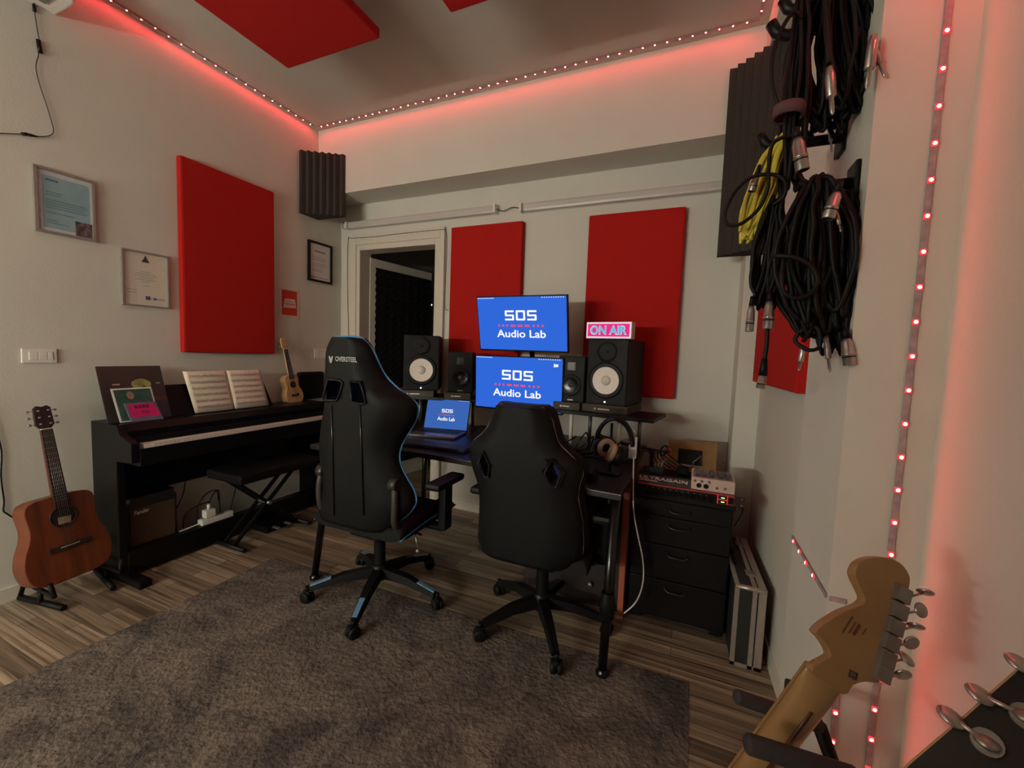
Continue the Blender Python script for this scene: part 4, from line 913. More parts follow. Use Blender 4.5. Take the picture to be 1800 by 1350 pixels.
# cardboard piece at the wall
t = thing('cardboard_sheet', 'brown cardboard piece with a dark picture propped against the back wall', 'cardboard', (.04, 2.6, .648))
cb = mat('cardboard', (140, 108, 66), .9, noise=.08, scale=25)
mb = MB(); mb.prism([V(-.089, 2.60, .55+.1), V(.173, 2.60, .648), V(.173, 2.64, .829), V(-.089, 2.64, .82)], (0, .005, 0)); c_ = build('sheet', mb, cb, t)
mb = MB(); mb.prism([V(-.032, 2.609, .69), V(.098, 2.609, .69), V(.098, 2.628, .775), V(-.032, 2.628, .775)], (0, -.002, 0)); build('dark_picture', mb, mat('dark_print', (16, 15, 18), .9, noise=.3, scale=50), c_)
mb = MB(); mb.prism([V(-.032, 2.607, .682), V(.098, 2.607, .682), V(.098, 2.609, .688), V(-.032, 2.609, .688)], (0, -.002, 0)); build('pale_strip', mb, greyink, c_)
t = thing('gadget', 'small dark gadget with a metal bracket in front of cardboard picture', 'gadget', (0, 2.5, .648)); mb = MB(); mb.box(-.03, .03, 2.50, 2.56, .649, .69, .006); build('body', mb, blackm, t)
mb = MB(); mb.tube([V(.05, 2.55, .65), V(.05, 2.55, .72), V(.09, 2.56, .76), V(.09, 2.58, .70)], .003, 6); build('bracket', mb, steel, t)
# pen pot with pens and scissors
t = thing('pen_pot', 'square black pen pot on the drawer unit', 'pen pot', (-.13, 2.33, .648))
mb = MB(); mb.box(-.166, -.096, 2.30, 2.365, .648, .722, .003); mb.box(-.160, -.102, 2.306, 2.359, .7215, .7225); build('cup', mb, mat('pot_blue_black', (22, 20, 30), .4), t)
for i, (bx, tx, tz, col, nm, lab) in enumerate([(-.150, -.155, .80, (180, 60, 40), 'pencil', 'red pencil in the black pen pot'), (-.140, -.138, .795, (190, 110, 40), 'pencil', 'orange pencil in the black pen pot'), (-.130, -.115, .81, (200, 150, 60), 'pencil', 'yellow pencil leaning right in the black pen pot'), (-.125, -.100, .77, (150, 130, 110), 'pen', 'pale pen leaning right in the black pen pot')]):
    mb = MB(); mb.cyl(V(bx, 2.335, .66), V(tx, 2.33, tz), .004, n=8); tag(build(nm, mb, mat('pen%d' % i, col, .5)), lab, nm)
mb = MB(); mb.cyl(V(-.155, 2.32, .66), V(-.160, 2.315, .815), .010, n=12); tag(build('marker_pen', mb, blackm), 'thick black marker in the black pen pot', 'marker')
t = thing('scissors', 'scissors with dark and red rimmed handles standing in the pen pot', 'scissors', (-.12, 2.33, .66))
for s_, cx, m_ in ((0, -.100, blackm), (1, -.080, mat('scissor_red', (150, 50, 40), .4))):
    mb = MB(); c_ = V(cx, 2.32, .815-.012*s_); mb.tube([c_+V(.016*math.cos(a)+.012*math.sin(a)*.6, 0, .028*math.sin(a)) for a in [2*PI*k/20 for k in range(20)]], .0045, 8, closed=True); build('handle_loop', mb, m_, t)
    mb = MB(); mb.cyl(c_+V(-.010, 0, -.028), V(-.13, 2.33, .67), .004, .002, n=6); build('blade', mb, steel, t)

# ------------------------------------------------------------------ flight case
t = thing('flight_case', 'narrow aluminium edged black flight case standing by the right wall', 'flight case', (.29, 2.2, 0))
def cz(y): return .235-.035*(y-1.95)   # follows the skewed wall
y0, y1, h = 1.95, 2.50, .355
def cbx(mb, a, b, ya, yb, z0, z1, bev=.002):
    mb.hexa([V(cz(ya)+a, ya, z0), V(cz(ya)+b, ya, z0), V(cz(yb)+b, yb, z0), V(cz(yb)+a, yb, z0), V(cz(ya)+a, ya, z1), V(cz(ya)+b, ya, z1), V(cz(yb)+b, yb, z1), V(cz(yb)+a, yb, z1)])
mb = MB(); cbx(mb, .004, .114, y0+.004, y1-.004, .006, h-.004); build('shell', mb, mat('case_black', (30, 28, 26), .6, noise=.3, scale=150), t)
mb = MB()
for a, b in ((0, .018), (.067, .084), (.090, .118)):
    cbx(mb, a, b, y0, y0+.006, .0, h); cbx(mb, a, b, y0, y1, h-.006, h); cbx(mb, a, b, y1-.006, y1, 0, h)
cbx(mb, 0, .118, y0, y0+.006, 0, .014); cbx(mb, 0, .118, y0, y0+.012, h-.010, h+.002); mb.tube([V(cz(y0)+.0, y0+.002, h-.006), V(cz(y0)+.118, y0+.002, h-.006)], .009, 8)
build('aluminium_trim', mb, alu, t)
for yy in (2.06, 2.38): mb = MB(); cbx(mb, .055, .095, yy, yy+.04, h, h+.007); build('latch', mb, chrome, t)
mb = MB(); q = cz(2.25)+.03; mb.tube([V(q, 2.16, h), V(q-.01, 2.17, h+.018), V(q-.012, 2.27, h+.02), V(q, 2.29, h)], .006, 8); build('handle', mb, blackm, t)

# ------------------------------------------------------------------ gaming chairs
def interp(tab, z):
    tab = sorted(tab)
    if z <= tab[0][0]: return tab[0][1]
    for (a, b), (c, d) in zip(tab, tab[1:]):
        if z <= c: return b+(d-b)*(z-a)/(c-a) if c > a else d
    return tab[-1][1]
def shell(rows, yfun, thick, curl, nu=16, flare=.0):
    """closed padded shell; rows (z, xl, xr); returns MB and edge curve"""
    mb = MB(); ring = []; edges = ([], [])
    m = len(rows)
    for k, (z, xl, xr) in enumerate(rows):
        pts = []; y = yfun(z)
        for i in range(nu+1):
            u = -1+2*i/nu; x_ = xl+(xr-xl)*(i/nu); c = curl(z)*max(0, (abs(u)-.45)/.55)**1.6
            pts.append(V(x_, y+c+ (0.012*(abs(u)**8)), z))
        back = []
        th = thick(z)
        for i in range(nu, -1, -1):
            u = -1+2*i/nu; x_ = xl+(xr-xl)*(i/nu); c = curl(z)*max(0, (abs(u)-.45)/.55)**1.6
            inset = .012 if abs(u) > .99 else 0
            back.append(V(x_-math.copysign(inset, u), y+c+th*(1-.55*abs(u)**6), z))
        edges[0].append(pts[0]+V(0, .012, 0)); edges[1].append(pts[-1]+V(0, .012, 0))
        ring.append([mb.b.verts.new(p) for p in pts+back])
    N = len(ring[0])
    for A, B in zip(ring, ring[1:]):
        for i in range(N): f = mb.b.faces.new([A[i], A[(i+1) % N], B[(i+1) % N], B[i]]); f.smooth = True
    mb.b.faces.new(ring[0][::-1]); mb.b.faces.new(ring[-1])
    return mb, edges
def cut(o, polys, y0, y1):
    """real openings through the backrest"""
    for poly in polys:
        c = MB(); c.prism([V(x_, y0, z) for x_, z in poly], (0, y1-y0, 0)); co = build('cutter', c, blackm)
        md = o.modifiers.new('opening', 'BOOLEAN'); md.object = co; md.operation = 'DIFFERENCE'; md.solver = 'EXACT'
        dg = bpy.context.evaluated_depsgraph_get(); dg.update(); me = bpy.data.meshes.new_from_object(o.evaluated_get(dg))
        o.modifiers.clear(); o.data = me; bpy.data.objects.remove(co)
def chair_base(t, c, R_, angs, inserts, zhub, zseat):
    for a in angs:
        a = math.radians(a); d = V(math.cos(a), math.sin(a), 0); s_ = V(-d.y, d.x, 0)
        A, B = c+d*.02+V(0, 0, zhub), c+d*(R_-.015)+V(0, 0, .088)
        mid = A.lerp(B, .5)+V(0, 0, .014)
        mb = MB()
        for p, q, w0, w1, h0, h1 in ((A, mid, .030, .026, .05, .036), (mid, B, .026, .019, .036, .026)):
            mb.hexa([p-s_*w0-V(0, 0, h0), q-s_*w1-V(0, 0, h1), q+s_*w1-V(0, 0, h1), p+s_*w0-V(0, 0, h0), p-s_*w0*.72, q-s_*w1*.72, q+s_*w1*.72, p+s_*w0*.72])
        lg = build('base_leg', mb, blackm, t)
        if inserts:
            P, Q = mid.lerp(B, .38), mid.lerp(B, 1.0); mb = MB(); mb.hexa([P-s_*.014+V(0, 0, .0), Q-s_*.012, Q+s_*.012, P+s_*.014, P-s_*.012+V(0, 0, .003), Q-s_*.010+V(0, 0, .003), Q+s_*.010+V(0, 0, .003), P+s_*.012+V(0, 0, .003)]); build('blue_insert', mb, mat('insert_blue', (92, 132, 168), .4), lg)
        e = c+d*R_; mb = MB(); mb.cyl(e+V(0, 0, .06), e+V(0, 0, .085), .010)
        wd = V(math.cos(a+.9), math.sin(a+.9), 0) if inserts else V(math.cos(a+1.3), math.sin(a+1.3), 0)
        for k in (-1, 1): mb.lathe(e+wd*(.006*k)+V(0, 0, .029), wd*k, [(0, 0), (0, .027), (.003, .029), (.015, .029), (.019, .024), (.019, 0)], 20)
        mb.box(-.013, .013, -.024, .024, .03, .064, .01, M=Matrix.Translation(e) @ Matrix.Rotation(math.atan2(wd.y, wd.x), 4, 'Z')); build('caster', mb, rubber, t)
    mb = MB(); mb.lathe(c+V(0, 0, zhub-.07), (0, 0, 1), [(0, 0), (0, .035), (.03, .045), (.08, .040), (.085, .034), (.085, .03), (.20, .029), (.20, .022), (zseat-zhub+.04, .022), (zseat-zhub+.04, 0)], 24); build('gas_column', mb, blackm, t)
    mb = MB(); mb.box(c.x-.09, c.x+.09, c.y-.12, c.y+.12, zseat-.05, zseat-.005, .01); mb.cyl(c+V(.05, .05, zseat-.03), c+V(.24, .03, zseat-.04), .006); build('tilt_mechanism', mb, blackm, t)
def seat(t, c, zs, W, y0, y1, m, pm, W2=None):
    mb = MB(); rows = []; n = 10; g = []
    for i in range(n+1):
        v = i/n; yy = c.y+y0+(y1-y0)*v; g.append(yy)
    ring = []
    for i, yy in enumerate(g):
        v = i/n; hw = W*(1-.08*v**3); ztop = zs+.085-.02*math.sin(PI*v)-(.03*max(0, v-.85)/.15); zb = zs
        if i in (0, n): ztop -= .02; zb += .012
        pts = [V(c.x-hw, yy, zb+.02), V(c.x-hw, yy, ztop-.012), V(c.x-hw*.92, yy, ztop+.008), V(c.x-hw*.68, yy, ztop), V(c.x-hw*.6, yy, ztop-.022), V(c.x, yy, ztop-.026), V(c.x+hw*.6, yy, ztop-.022), V(c.x+hw*.68, yy, ztop), V(c.x+hw*.92, yy, ztop+.008), V(c.x+hw, yy, ztop-.012), V(c.x+hw, yy, zb+.02), V(c.x+hw*.8, yy, zb), V(c.x-hw*.8, yy, zb)]
        ring.append([mb.b.verts.new(p) for p in pts])
    N = len(ring[0])
    for A, B in zip(ring, ring[1:]):
        for i in range(N): f = mb.b.faces.new([A[i], A[(i+1) % N], B[(i+1) % N], B[i]]); f.smooth = True
    mb.b.faces.new(ring[0][::-1]); mb.b.faces.new(ring[-1]); s_ = build('seat', mb, m, t)
    for sx in (-1, 1):
        P = [V(c.x+sx*(W*(1-.08*(i/n)**3)+.002), yy, zs+.030+.02*math.sin(PI*i/n)) for i, yy in enumerate(g)]
        mb = MB(); mb.tube(P, .0035, 6); build('piping', mb, pm, s_)
def armrest(t, c, sx, x_, y_, zs, za):
    X = c.x+sx*x_; Y = c.y+y_
    mb = MB(); mb.box(X-.022, X+.022, Y-.035, Y+.035, zs-.03, za-.02, .012); mb.box(min(c.x+sx*.15, X), max(c.x+sx*.15, X), Y-.03, Y+.03, zs-.035, zs-.012, .006); a = build('armrest_post', mb, blackm, t)
    mb = MB(); mb.box(X-.042, X+.042, Y-.13, Y+.12, za-.022, za+.012, .016); build('armrest_pad', mb, rubber, t)

# --- blue piped chair
c1 = V(-1.446, 1.693, 0)
t = thing('gaming_chair', 'tall black gaming chair with blue piping facing the desk', 'gaming chair', c1)
chair_base(t, c1, .35, (-67.9, -140.5, 3.5, 76, 148), True, .155, .40)
yb = lambda z: 1.475-.12*(z-.45)
n1 = V(0, 1, .12).normalized()
def onb(px, py, off=0): return pl(px, py, V(0, 1.475+off, .45), n1)
LC = [(583, 598), (574, 606), (568, 622), (563, 650), (557, 675), (552, 705), (548, 740), (549, 790), (550, 840), (552, 870), (556, 892), (566, 908), (580, 918)]
RC = [(650, 598), (658, 608), (664, 630), (671, 655), (679, 671), (692, 684), (710, 696), (721, 706), (726, 720), (722, 742), (709, 765), (700, 785), (698, 805), (704, 828), (714, 850), (723, 868), (727, 885), (722, 900), (708, 914), (680, 930)]
lt = [(p.z, p.x) for p in [onb(a, b, .04) for a, b in LC]]; rt = [(p.z, p.x) for p in [onb(a, b, .085) for a, b in RC]]
zt = max(p[0] for p in lt+rt); zb = .44
rows = []
NR = 46
for k in range(NR+1):
    z = zb+(zt-zb)*k/NR; rows.append((z, interp(lt, z), interp(rt, z)))
rows.append((zt+.008, rows[-1][1]+.014, rows[-1][2]-.014))
curl = lambda z: .105*math.exp(-((z-1.02)/.30)**2)+.07*math.exp(-((z-.62)/.14)**2)
mb, ed = shell(rows, yb, lambda z: .085, curl); bk = build('backrest', mb, chairm, t)
h1 = [onb(a, b) for a, b in ((578, 667), (597, 668), (603, 672), (599, 690), (593, 704), (570, 704), (569, 698))]
h2 = [onb(a, b) for a, b in ((617, 671), (634, 672), (640, 690), (644, 709), (636, 710), (618, 706))]
Mi = matrix_of(t).inverted()
cut(bk, [[((Mi@p).x, (Mi@p).z) for p in h] for h in (h1, h2)], -.5, .5) if False else None
# the cutters are built in world metres, so cut in world frame
bk.parent = None; bk.data.transform(matrix_of(t)); cut(bk, [[(p.x, p.z) for p in h] for h in (h1, h2)], 1.0, 1.9); bk.data.transform(Mi); bk.parent = t
for h in (h1, h2):
    mb = MB(); mb.tube([p+V(0, -.003, 0) for p in h], .006, 6, closed=True); build('opening_rim', mb, blackm, bk)
mb = MB(); edge = smooth_path(ed[0][::3], 3)+smooth_path([ed[0][-1], (ed[0][-1]+ed[1][-1])/2+V(0, 0, .006), ed[1][-1]], 4)+smooth_path(ed[1][::-3], 3)
mb.tube(edge, .0042, 8); build('blue_piping', mb, bluem, bk)
o_ = onb(598, 634.5)+V(0, -.004, 0); e_ = onb(629, 637)+V(0, -.004, 0)
lettering('name_lettering', 'OVERSTEEL', mat('letter_grey', (170, 168, 165), .5), bk, onb(591, 635)+V(0, -.004, 0), (onb(629, 637)-onb(591, 635)), V(0, -.12, 1), (onb(629, 637)-onb(591, 635)).length, .022, .0006, True, .02)
mb = MB(); q = onb(583, 634)+V(0, -.004, 0)
for dx_ in (-.009, 0, .009): mb.prism([q+V(dx_-.004, 0, .020 if dx_ else .012), q+V(dx_+.004, 0, .020 if dx_ else .012), q+V(dx_*.4+.003, 0, -.004), q+V(dx_*.4, 0, -.012), q+V(dx_*.4-.003, 0, -.004)], (0, -.001, 0))
build('claw_emblem', mb, MATS['letter_grey'], bk)
for xa, xb_ in ((583, 588), (633, 640)):
    mb = MB(); mb.tube([onb(xa, 712)+V(0, -.002, 0), onb((xa+xb_)/2, 800)+V(0, -.002, 0), onb(xb_, 905)+V(0, -.002, 0)], .004, 6); build('seam', mb, blackg, bk)
seat(t, c1+V(.02, 0, 0), .40, .265, -.20, .32, chairm, bluem)
armrest(t, c1+V(.03, 0, 0), 1, .335, .05, .44, .66); armrest(t, c1+V(.03, 0, 0), -1, .36, .05, .44, .66)
for sx in (-1, 1):
    X = c1.x+(.245 if sx > 0 else -.20); mb = MB(); mb.tube(smooth_path([V(X, 1.50, .70), V(X+sx*.01, 1.49, .60), V(X+sx*.005, 1.50, .50), V(X, 1.56, .44), V(X, 1.62, .45)]), .016, 8); mb.cyl(V(X-.02, 1.50, .685), V(X+.02, 1.50, .685), .028); build('hinge_cover', mb, mat('hinge_dark', (48, 44, 38), .45), t)
mb = MB(); mb.tube([V(c1.x+.2, 1.72, .37), V(c1.x+.235, 1.70, .30)], .004, 6); mb.ball(V(c1.x+.237, 1.70, .285), .012); build('tilt_lever', mb, chrome, t)

# --- second gaming chair, mid-height with stitched edge
c2 = V(-.588, 1.838, 0)
t = thing('gaming_chair', 'lower plain black gaming chair with grey stitching in front of monitors', 'gaming chair', c2)
chair_base(t, c2, .312, (-132.4, -58.9, 155, 85, 12), False, .150, .38)
yb2 = lambda z: 1.60-.10*(z-.45); n2 = V(0, 1, .10).normalized()
def onc(px, py, off=0): return pl(px, py, V(0, 1.60+off, .45), n2)
LO = [(866, 718), (860, 730), (852, 752), (840, 765), (826, 776), (818, 788), (819, 805), (825, 828), (833, 850), (837, 880), (836, 920), (834, 950), (840, 975), (860, 990), (882, 998)]
RO = [(957, 722), (963, 730), (970, 755), (976, 778), (990, 798), (1010, 812), (1020, 822), (1022, 836), (1015, 858), (1012, 880), (1016, 900), (1021, 925), (1022, 960), (1020, 985), (1005, 1003), (985, 1012)]
lt = [(p.z, p.x) for p in [onc(a, b, .03) for a, b in LO]]; rt = [(p.z, p.x) for p in [onc(a, b, .03) for a, b in RO]]
zt2 = max(p[0] for p in rt); rows = []
for k in range(41):
    z = .395+(zt2-.395)*k/40; rows.append((z, interp(lt, z), interp(rt, z)))
rows.append((zt2+.008, rows[-1][1]+.015, rows[-1][2]-.015))
mb, ed = shell(rows, yb2, lambda z: .05, lambda z: .05); bk = build('backrest', mb, chairm, t)
# front cushion, a little larger than the shell
rows2 = [(z+.006, a-.010, b+.014) for z, a, b in rows]
mb, ed2 = shell(rows2, lambda z: yb2(z)+.045, lambda z: .07, lambda z: .055); ck = build('front_cushion', mb, chairm2, t)
d1 = [onc(a, b) for a, b in ((850, 795), (861, 818), (859, 838), (852, 838), (840, 815))]
d2 = [onc(a, b) for a, b in ((971, 808), (988, 829), (979, 857), (966, 852), (957, 831))]
Mi = matrix_of(t).inverted()
for o_ in (bk, ck):
    o_.parent = None; o_.data.transform(matrix_of(t)); cut(o_, [[(p.x, p.z) for p in h] for h in (d1, d2)], 1.2, 2.0); o_.data.transform(Mi); o_.parent = t
for h in (d1, d2):
    mb = MB(); mb.tube([p+V(0, -.003, 0) for p in h], .006, 6, closed=True); build('opening_rim', mb, blackm, bk)
mb = MB(); edge = smooth_path(ed[0][::3], 3)+smooth_path([ed[0][-1], (ed[0][-1]+ed[1][-1])/2+V(0, 0, .004), ed[1][-1]], 4)+smooth_path(ed[1][::-3], 3)
mb.tube([p+V(0, -.008, 0) for p in edge], .0016, 6); build('grey_stitching', mb, mat('stitch_grey', (120, 110, 108), .6), bk)
seat(t, c2, .37, .25, -.19, .28, chairm2, blackg)
armrest(t, c2, 1, .29, .0, .41, .62); armrest(t, c2, -1, .31, .02, .41, .64)

# ------------------------------------------------------------------ cables hanging on wall hooks (right)
def coil(name, label, T, B, wid, n, r, m, depth=.03, yc=1.18, ends=(), jit=.012, cat='cable'):
    """T, B pixel of the top and bottom of the hanging coil, loops are laid in the room around y=yc"""
    P, Q = at(T[0], T[1], 'y', yc), at(B[0], B[1], 'y', yc); t = thing(name, label, cat, P, group=None)
    ax = (Q-P); Ln = ax.length; ax.normalize(); sd = V(ax.z, 0, -ax.x).normalized()
    mb = MB()
    for i in range(n):
        f = (i+.5)/n*2-1; L_ = Ln*random.uniform(.86, 1.0); wv = wid*random.uniform(.25, 1.0); off = f*wid*.5
        pts = []
        dy = random.uniform(-depth, depth); tw = random.uniform(-.6, .6)
        top = P+V(0, dy, random.uniform(-jit, jit*.3)*2)
        for k in range(20):
            a = 2*PI*k/20; s_ = (1-math.cos(a))/2; b_ = math.sin(a)
            wprof = (.35+.65*math.sin(PI*min(1, s_*.9+.05)))
            pts.append(top+ax*(L_*s_)+sd*(off*(.35+.65*math.sin(PI*s_*.75))+b_*wv*.35*wprof)+V(0, depth*b_*tw+dy*.3*s_, 0)+V(random.uniform(-.003, .003), random.uniform(-.003, .003), 0))
        mb.tube(smooth_path(pts, 2, True), r, 7, closed=True)
    build('coiled_lead', mb, m, t)
    return t
def xlr(t, p, q, yc, r=.0095, m=None, yq=None):
    A, B = at(p[0], p[1], 'y', yc), at(q[0], q[1], 'y', yc if yq is None else yq); d = (B-A).normalized(); L_ = (B-A).length
    mb = MB(); mb.lathe(A, d, [(0, 0), (0, r*.62), (L_*.12, r*.75), (L_*.16, r*.9), (L_*.55, r), (L_*.56, r*1.08), (L_*.6, r*1.08), (L_*.61, r), (L_*.98, r*1.02), (L_, r*.95), (L_, r*.8)], 20); o = build('plug_shell', mb, chrome, t)
    mb = MB(); mb.cyl(A-d*.022, A, r*.45, r*.7, n=14); build('rubber_boot', mb, rubber, o); mb = MB(); mb.cyl(A+d*(L_*.66), A+d*(L_*.70), r*1.03, n=20); build('grip_ring', mb, rubber, o)
def jack(t, p, q, yc, r=.006, m=chrome):
    A, B = at(p[0], p[1], 'y', yc), at(q[0], q[1], 'y', yc); d = (B-A).normalized(); L_ = (B-A).length
    mb = MB(); mb.lathe(A, d, [(0, 0), (0, r*.6), (L_*.2, r), (L_*.6, r), (L_*.62, r*.9), (L_*.63, r*.5), (L_*.90, r*.5), (L_*.91, r*.38), (L_*.93, r*.5), (L_, .0005)], 16); build('jack_plug', mb, m, t)
def strand(name, label, pts, r, m=rubber, group=None):
    mb = MB(); mb.tube(smooth_path([at(a, b, 'y', c) for a, b, c in pts], 6), r, 8); return tag(build(name, mb, m), label, 'cable', group)
# hooks on the column
def hook(label, yy, z, x1, pad_=True):
    t = thing('wall_hook', label, 'hook', (.302, yy, z), group='black cable hooks on the column')
    mb = MB(); mb.box(.292, .302, yy-.03, yy+.03, z-.04, z+.04, .006); build('base_plate', mb, blackm, t)
    mb = MB(); mb.tube([V(.296, yy, z), V(x1+.02, yy, z), V(x1, yy, z+.012), V(x1-.012, yy, z+.035)], .012, 10); build('arm', mb, blackm, t)
p1 = at(1500, 322, 'y', 1.13); p2 = at(1457, 245, 'y', 1.25)
hook('black cable hook on the column, lowest one', 1.13, p1.z, .20)
hook('black cable hook on the column, middle one', 1.25, p2.z, .14)
hook('black cable hook on the column, top one holding the big coil', 1.20, 2.12, .16)
hook('black hook end on the left of the big coil near the ceiling', 1.16, at(1385, 62, 'y', 1.16).z, .135)
# A: big coil at the top
a_ = coil('cable_coil', 'largest black cable coil hanging at the top right with steel jack plugs', (1478, -70), (1487, 205), .145, 38, .0045, rubber, .035, 1.15)
jack(a_, (1458, 118), (1463, 203), 1.06, .009); jack(a_, (1536, 62), (1523, 158), 1.04, .009); jack(a_, (1530, 70), (1556, 137), 1.05, .0055)
mb = MB(); mb.tube(smooth_path([at(1448, -10, 'y', 1.08), at(1452, 60, 'y', 1.06), at(1457, 112, 'y', 1.06)]), .0045, 8); build('lead', mb, rubber, a_)
b_ = coil('cable_bundle', 'narrow bundle of black cable held by a velcro strap', (1410, -20), (1390, 330), .035, 9, .0042, rubber, .015, 1.12)
mb = MB(); q = at(1386, 197, 'y', 1.10); mb.lathe(q-V(0, 0, .012), (0.05, 0, 1), [(0, .026), (0, .031), (.024, .031), (.024, .026), (0, .026)], 24); build('velcro_strap', mb, mat('strap_maroon', (84, 56, 58), .9), b_)
xlr(b_, (1402, 243), (1411, 300), 1.05, .0125)
strand('cable_loop', 'single black cable arching left of the narrow strapped bundle', [(1410, 32, 1.10), (1395, 22, 1.09), (1375, 50, 1.09), (1358, 100, 1.09), (1358, 150, 1.09), (1368, 185, 1.09)], .0042)
# C: yellow coil
y_ = coil('cable_coil', 'yellow cable coil hanging left of the black ones', (1375, 238), (1308, 425), .042, 13, .0042, mat('yellow_cable', (186, 170, 52), .45, noise=.1), .02, 1.14, jit=.008)
xlr(y_, (1330, 308), (1321, 337), 1.10, .008)
strand('cable_loop', 'wide loose loop of black cable crossing the yellow coil', [(1392, 240, 1.09), (1372, 243, 1.08), (1356, 258, 1.08), (1351, 300, 1.08), (1350, 330, 1.08), (1335, 365, 1.08), (1305, 392, 1.08), (1280, 395, 1.08), (1274, 375, 1.08), (1290, 340, 1.08), (1320, 312, 1.08), (1360, 307, 1.08), (1380, 320, 1.08), (1378, 345, 1.09), (1358, 360, 1.1)], .0040)
# D: middle big coil
d_ = coil('cable_coil', 'wide black cable coil in the middle below the yellow one', (1436, 318), (1442, 585), .115, 36, .0050, rubber, .03, 1.10)
xlr(d_, (1471, 338), (1455, 385), 1.03, .0115)
jack(d_, (1470, 372), (1478, 408), 1.04, .0035)
strand('cable_loop', 'round loop of black cable on the front of the middle coil', [(1362, 450, 1.04), (1395, 452, 1.03), (1425, 468, 1.03), (1437, 492, 1.03), (1425, 515, 1.03), (1398, 524, 1.03), (1378, 512, 1.03), (1374, 485, 1.03), (1378, 455, 1.04)], .0045)
# E: left lower coil
e_ = coil('cable_coil', 'smaller black cable coil hanging lowest on the left', (1365, 350), (1338, 535), .055, 12, .0042, rubber, .02, 1.12)
xlr(e_, (1321, 538), (1317, 583), 1.09, .0085); xlr(e_, (1353, 530), (1350, 578), 1.08, .0105)
strand('cable_loop', 'black cable dropping to a small steel plug lowest on the left', [(1349, 575, 1.10), (1348, 605, 1.10), (1344, 632, 1.10)], .0045)
z_ = thing('hanging_plug', 'black and steel plug hanging lowest beside the red side panel', 'plug', at(1340, 650, 'y', 1.10)); xlr(z_, (1342, 658), (1336, 683), 1.10, .009)
mb = MB(); mb.cyl(at(1344, 630, 'y', 1.10), at(1341, 660, 'y', 1.10), .006, .0095, n=14); build('rubber_sleeve', mb, rubber, z_)
# F: right coil behind
f_ = coil('cable_coil', 'black cable coil on the lowest hook nearest the right wall', (1488, 345), (1478, 620), .07, 20, .0045, rubber, .025, 1.12)
xlr(f_, (1488, 595), (1494, 642), 1.06, .0115)
jack(f_, (1452, 590), (1459, 655), 1.08, .006); jack(f_, (1413, 608), (1404, 653), 1.07, .006)
strand('cable_loop', 'small black cable loop below the middle coil beside the jack plugs', [(1404, 585, 1.07), (1398, 600, 1.07), (1420, 615, 1.06), (1440, 610, 1.06), (1440, 585, 1.06), (1430, 575, 1.07), (1412, 600, 1.06)], .0042)
jack(a_, (1458, 215), (1462, 268), 1.20, .0045)

# ------------------------------------------------------------------ electric guitar on rack (near right)
Z = lambda a, b: (1260+a/3.333, 950+b/3.333)
GO = EYE+ray(1535, 1100)*.60
vd = -(ray(1535, 1100).normalized()); GN = (vd+RX*.62-UP*.22).normalized()
t = thing('electric_guitar', 'electric guitar with pale maple headstock and neck, seen from behind', 'guitar', GO)
nk = [(600, 1100), (500, 1230)]
OUT = [(560, 765), (640, 700), (668, 680), (655, 640), (615, 580), (583, 548), (590, 525), (640, 480), (740, 420), (830, 385), (868, 350), (850, 300), (818, 235), (808, 190), (830, 140), (880, 108), (945, 98), (1020, 105), (1085, 140), (1125, 195), (1133, 250), (1105, 370), (1060, 560), (1020, 720), (1000, 790), (972, 826), (925, 836), (868, 830), (800, 850), (740, 905)]
poly = [pl(*Z(a, b), GO, GN) for a, b in OUT]
ps = smooth_path(poly, 3, True)
mb = MB(); mb.prism(ps, -GN*.015, .0015); hs = build('headstock', mb, maple, t)
# neck: from headstock to the body, receding
N0L, N0R = pl(*Z(585, 740), GO, GN), pl(*Z(770, 880), GO, GN)
nutc = (N0L+N0R)/2-GN*.0125; wdir = (N0R-N0L).normalized(); hw0 = (N0R-N0L).length/2
nd = (EYE+ray(*Z(262, 1290))*.665-nutc).normalized()
wn = (wdir-nd*wdir.dot(nd)).normalized(); nn = wn.cross(nd); nn = nn if nn.dot(GN) > 0 else -nn
def neck_ring(s_, hw, dp, mb):
    c = nutc+nd*s_; return [mb.b.verts.new(c+wn*(hw*math.cos(a))+nn*(dp*math.sin(a) if math.sin(a) > 0 else .006*math.sin(a))) for a in [2*PI*k/24 for k in range(24)]]
mb = MB(); rr = [neck_ring(s_, h_, d_, mb) for s_, h_, d_ in ((-.012, hw0*1.0, -.002), (.01, hw0*1.06, .008), (.04, hw0*1.07, .017), (.06, hw0*1.04, .019), (.2, hw0*1.06, .020), (.42, hw0*1.14, .022))]
for A, B in zip(rr, rr[1:]):
    for i in range(24): f = mb.b.faces.new([A[i], A[(i+1) % 24], B[(i+1) % 24], B[i]]); f.smooth = True
mb.b.faces.new(rr[0][::-1]); mb.b.faces.new(rr[-1]); nkb = build('neck', mb, maple, t)
mb = MB(); P = [nutc+nd*s_+nn*(.0185+.0015*min(1, s_/.1))+wn*(.0) for s_ in (.055, .12, .25, .40)]; mb.tube(P, .003, 8, ra=[.002, .0032, .0032, .0032]); build('walnut_stripe', mb, mat('walnut', (70, 30, 18), .4), nkb)
mb = MB(); F_ = [nutc+nd*s_-nn*.004 for s_ in (0, .42)]; mb.hexa([F_[0]-wn*hw0, F_[1]-wn*hw0*1.12, F_[1]+wn*hw0*1.12, F_[0]+wn*hw0, F_[0]-wn*hw0-nn*.006, F_[1]-wn*hw0*1.12-nn*.006, F_[1]+wn*hw0*1.12-nn*.006, F_[0]+wn*hw0-nn*.006]); build('fretboard', mb, maple, t)
bc = nutc+nd*.42
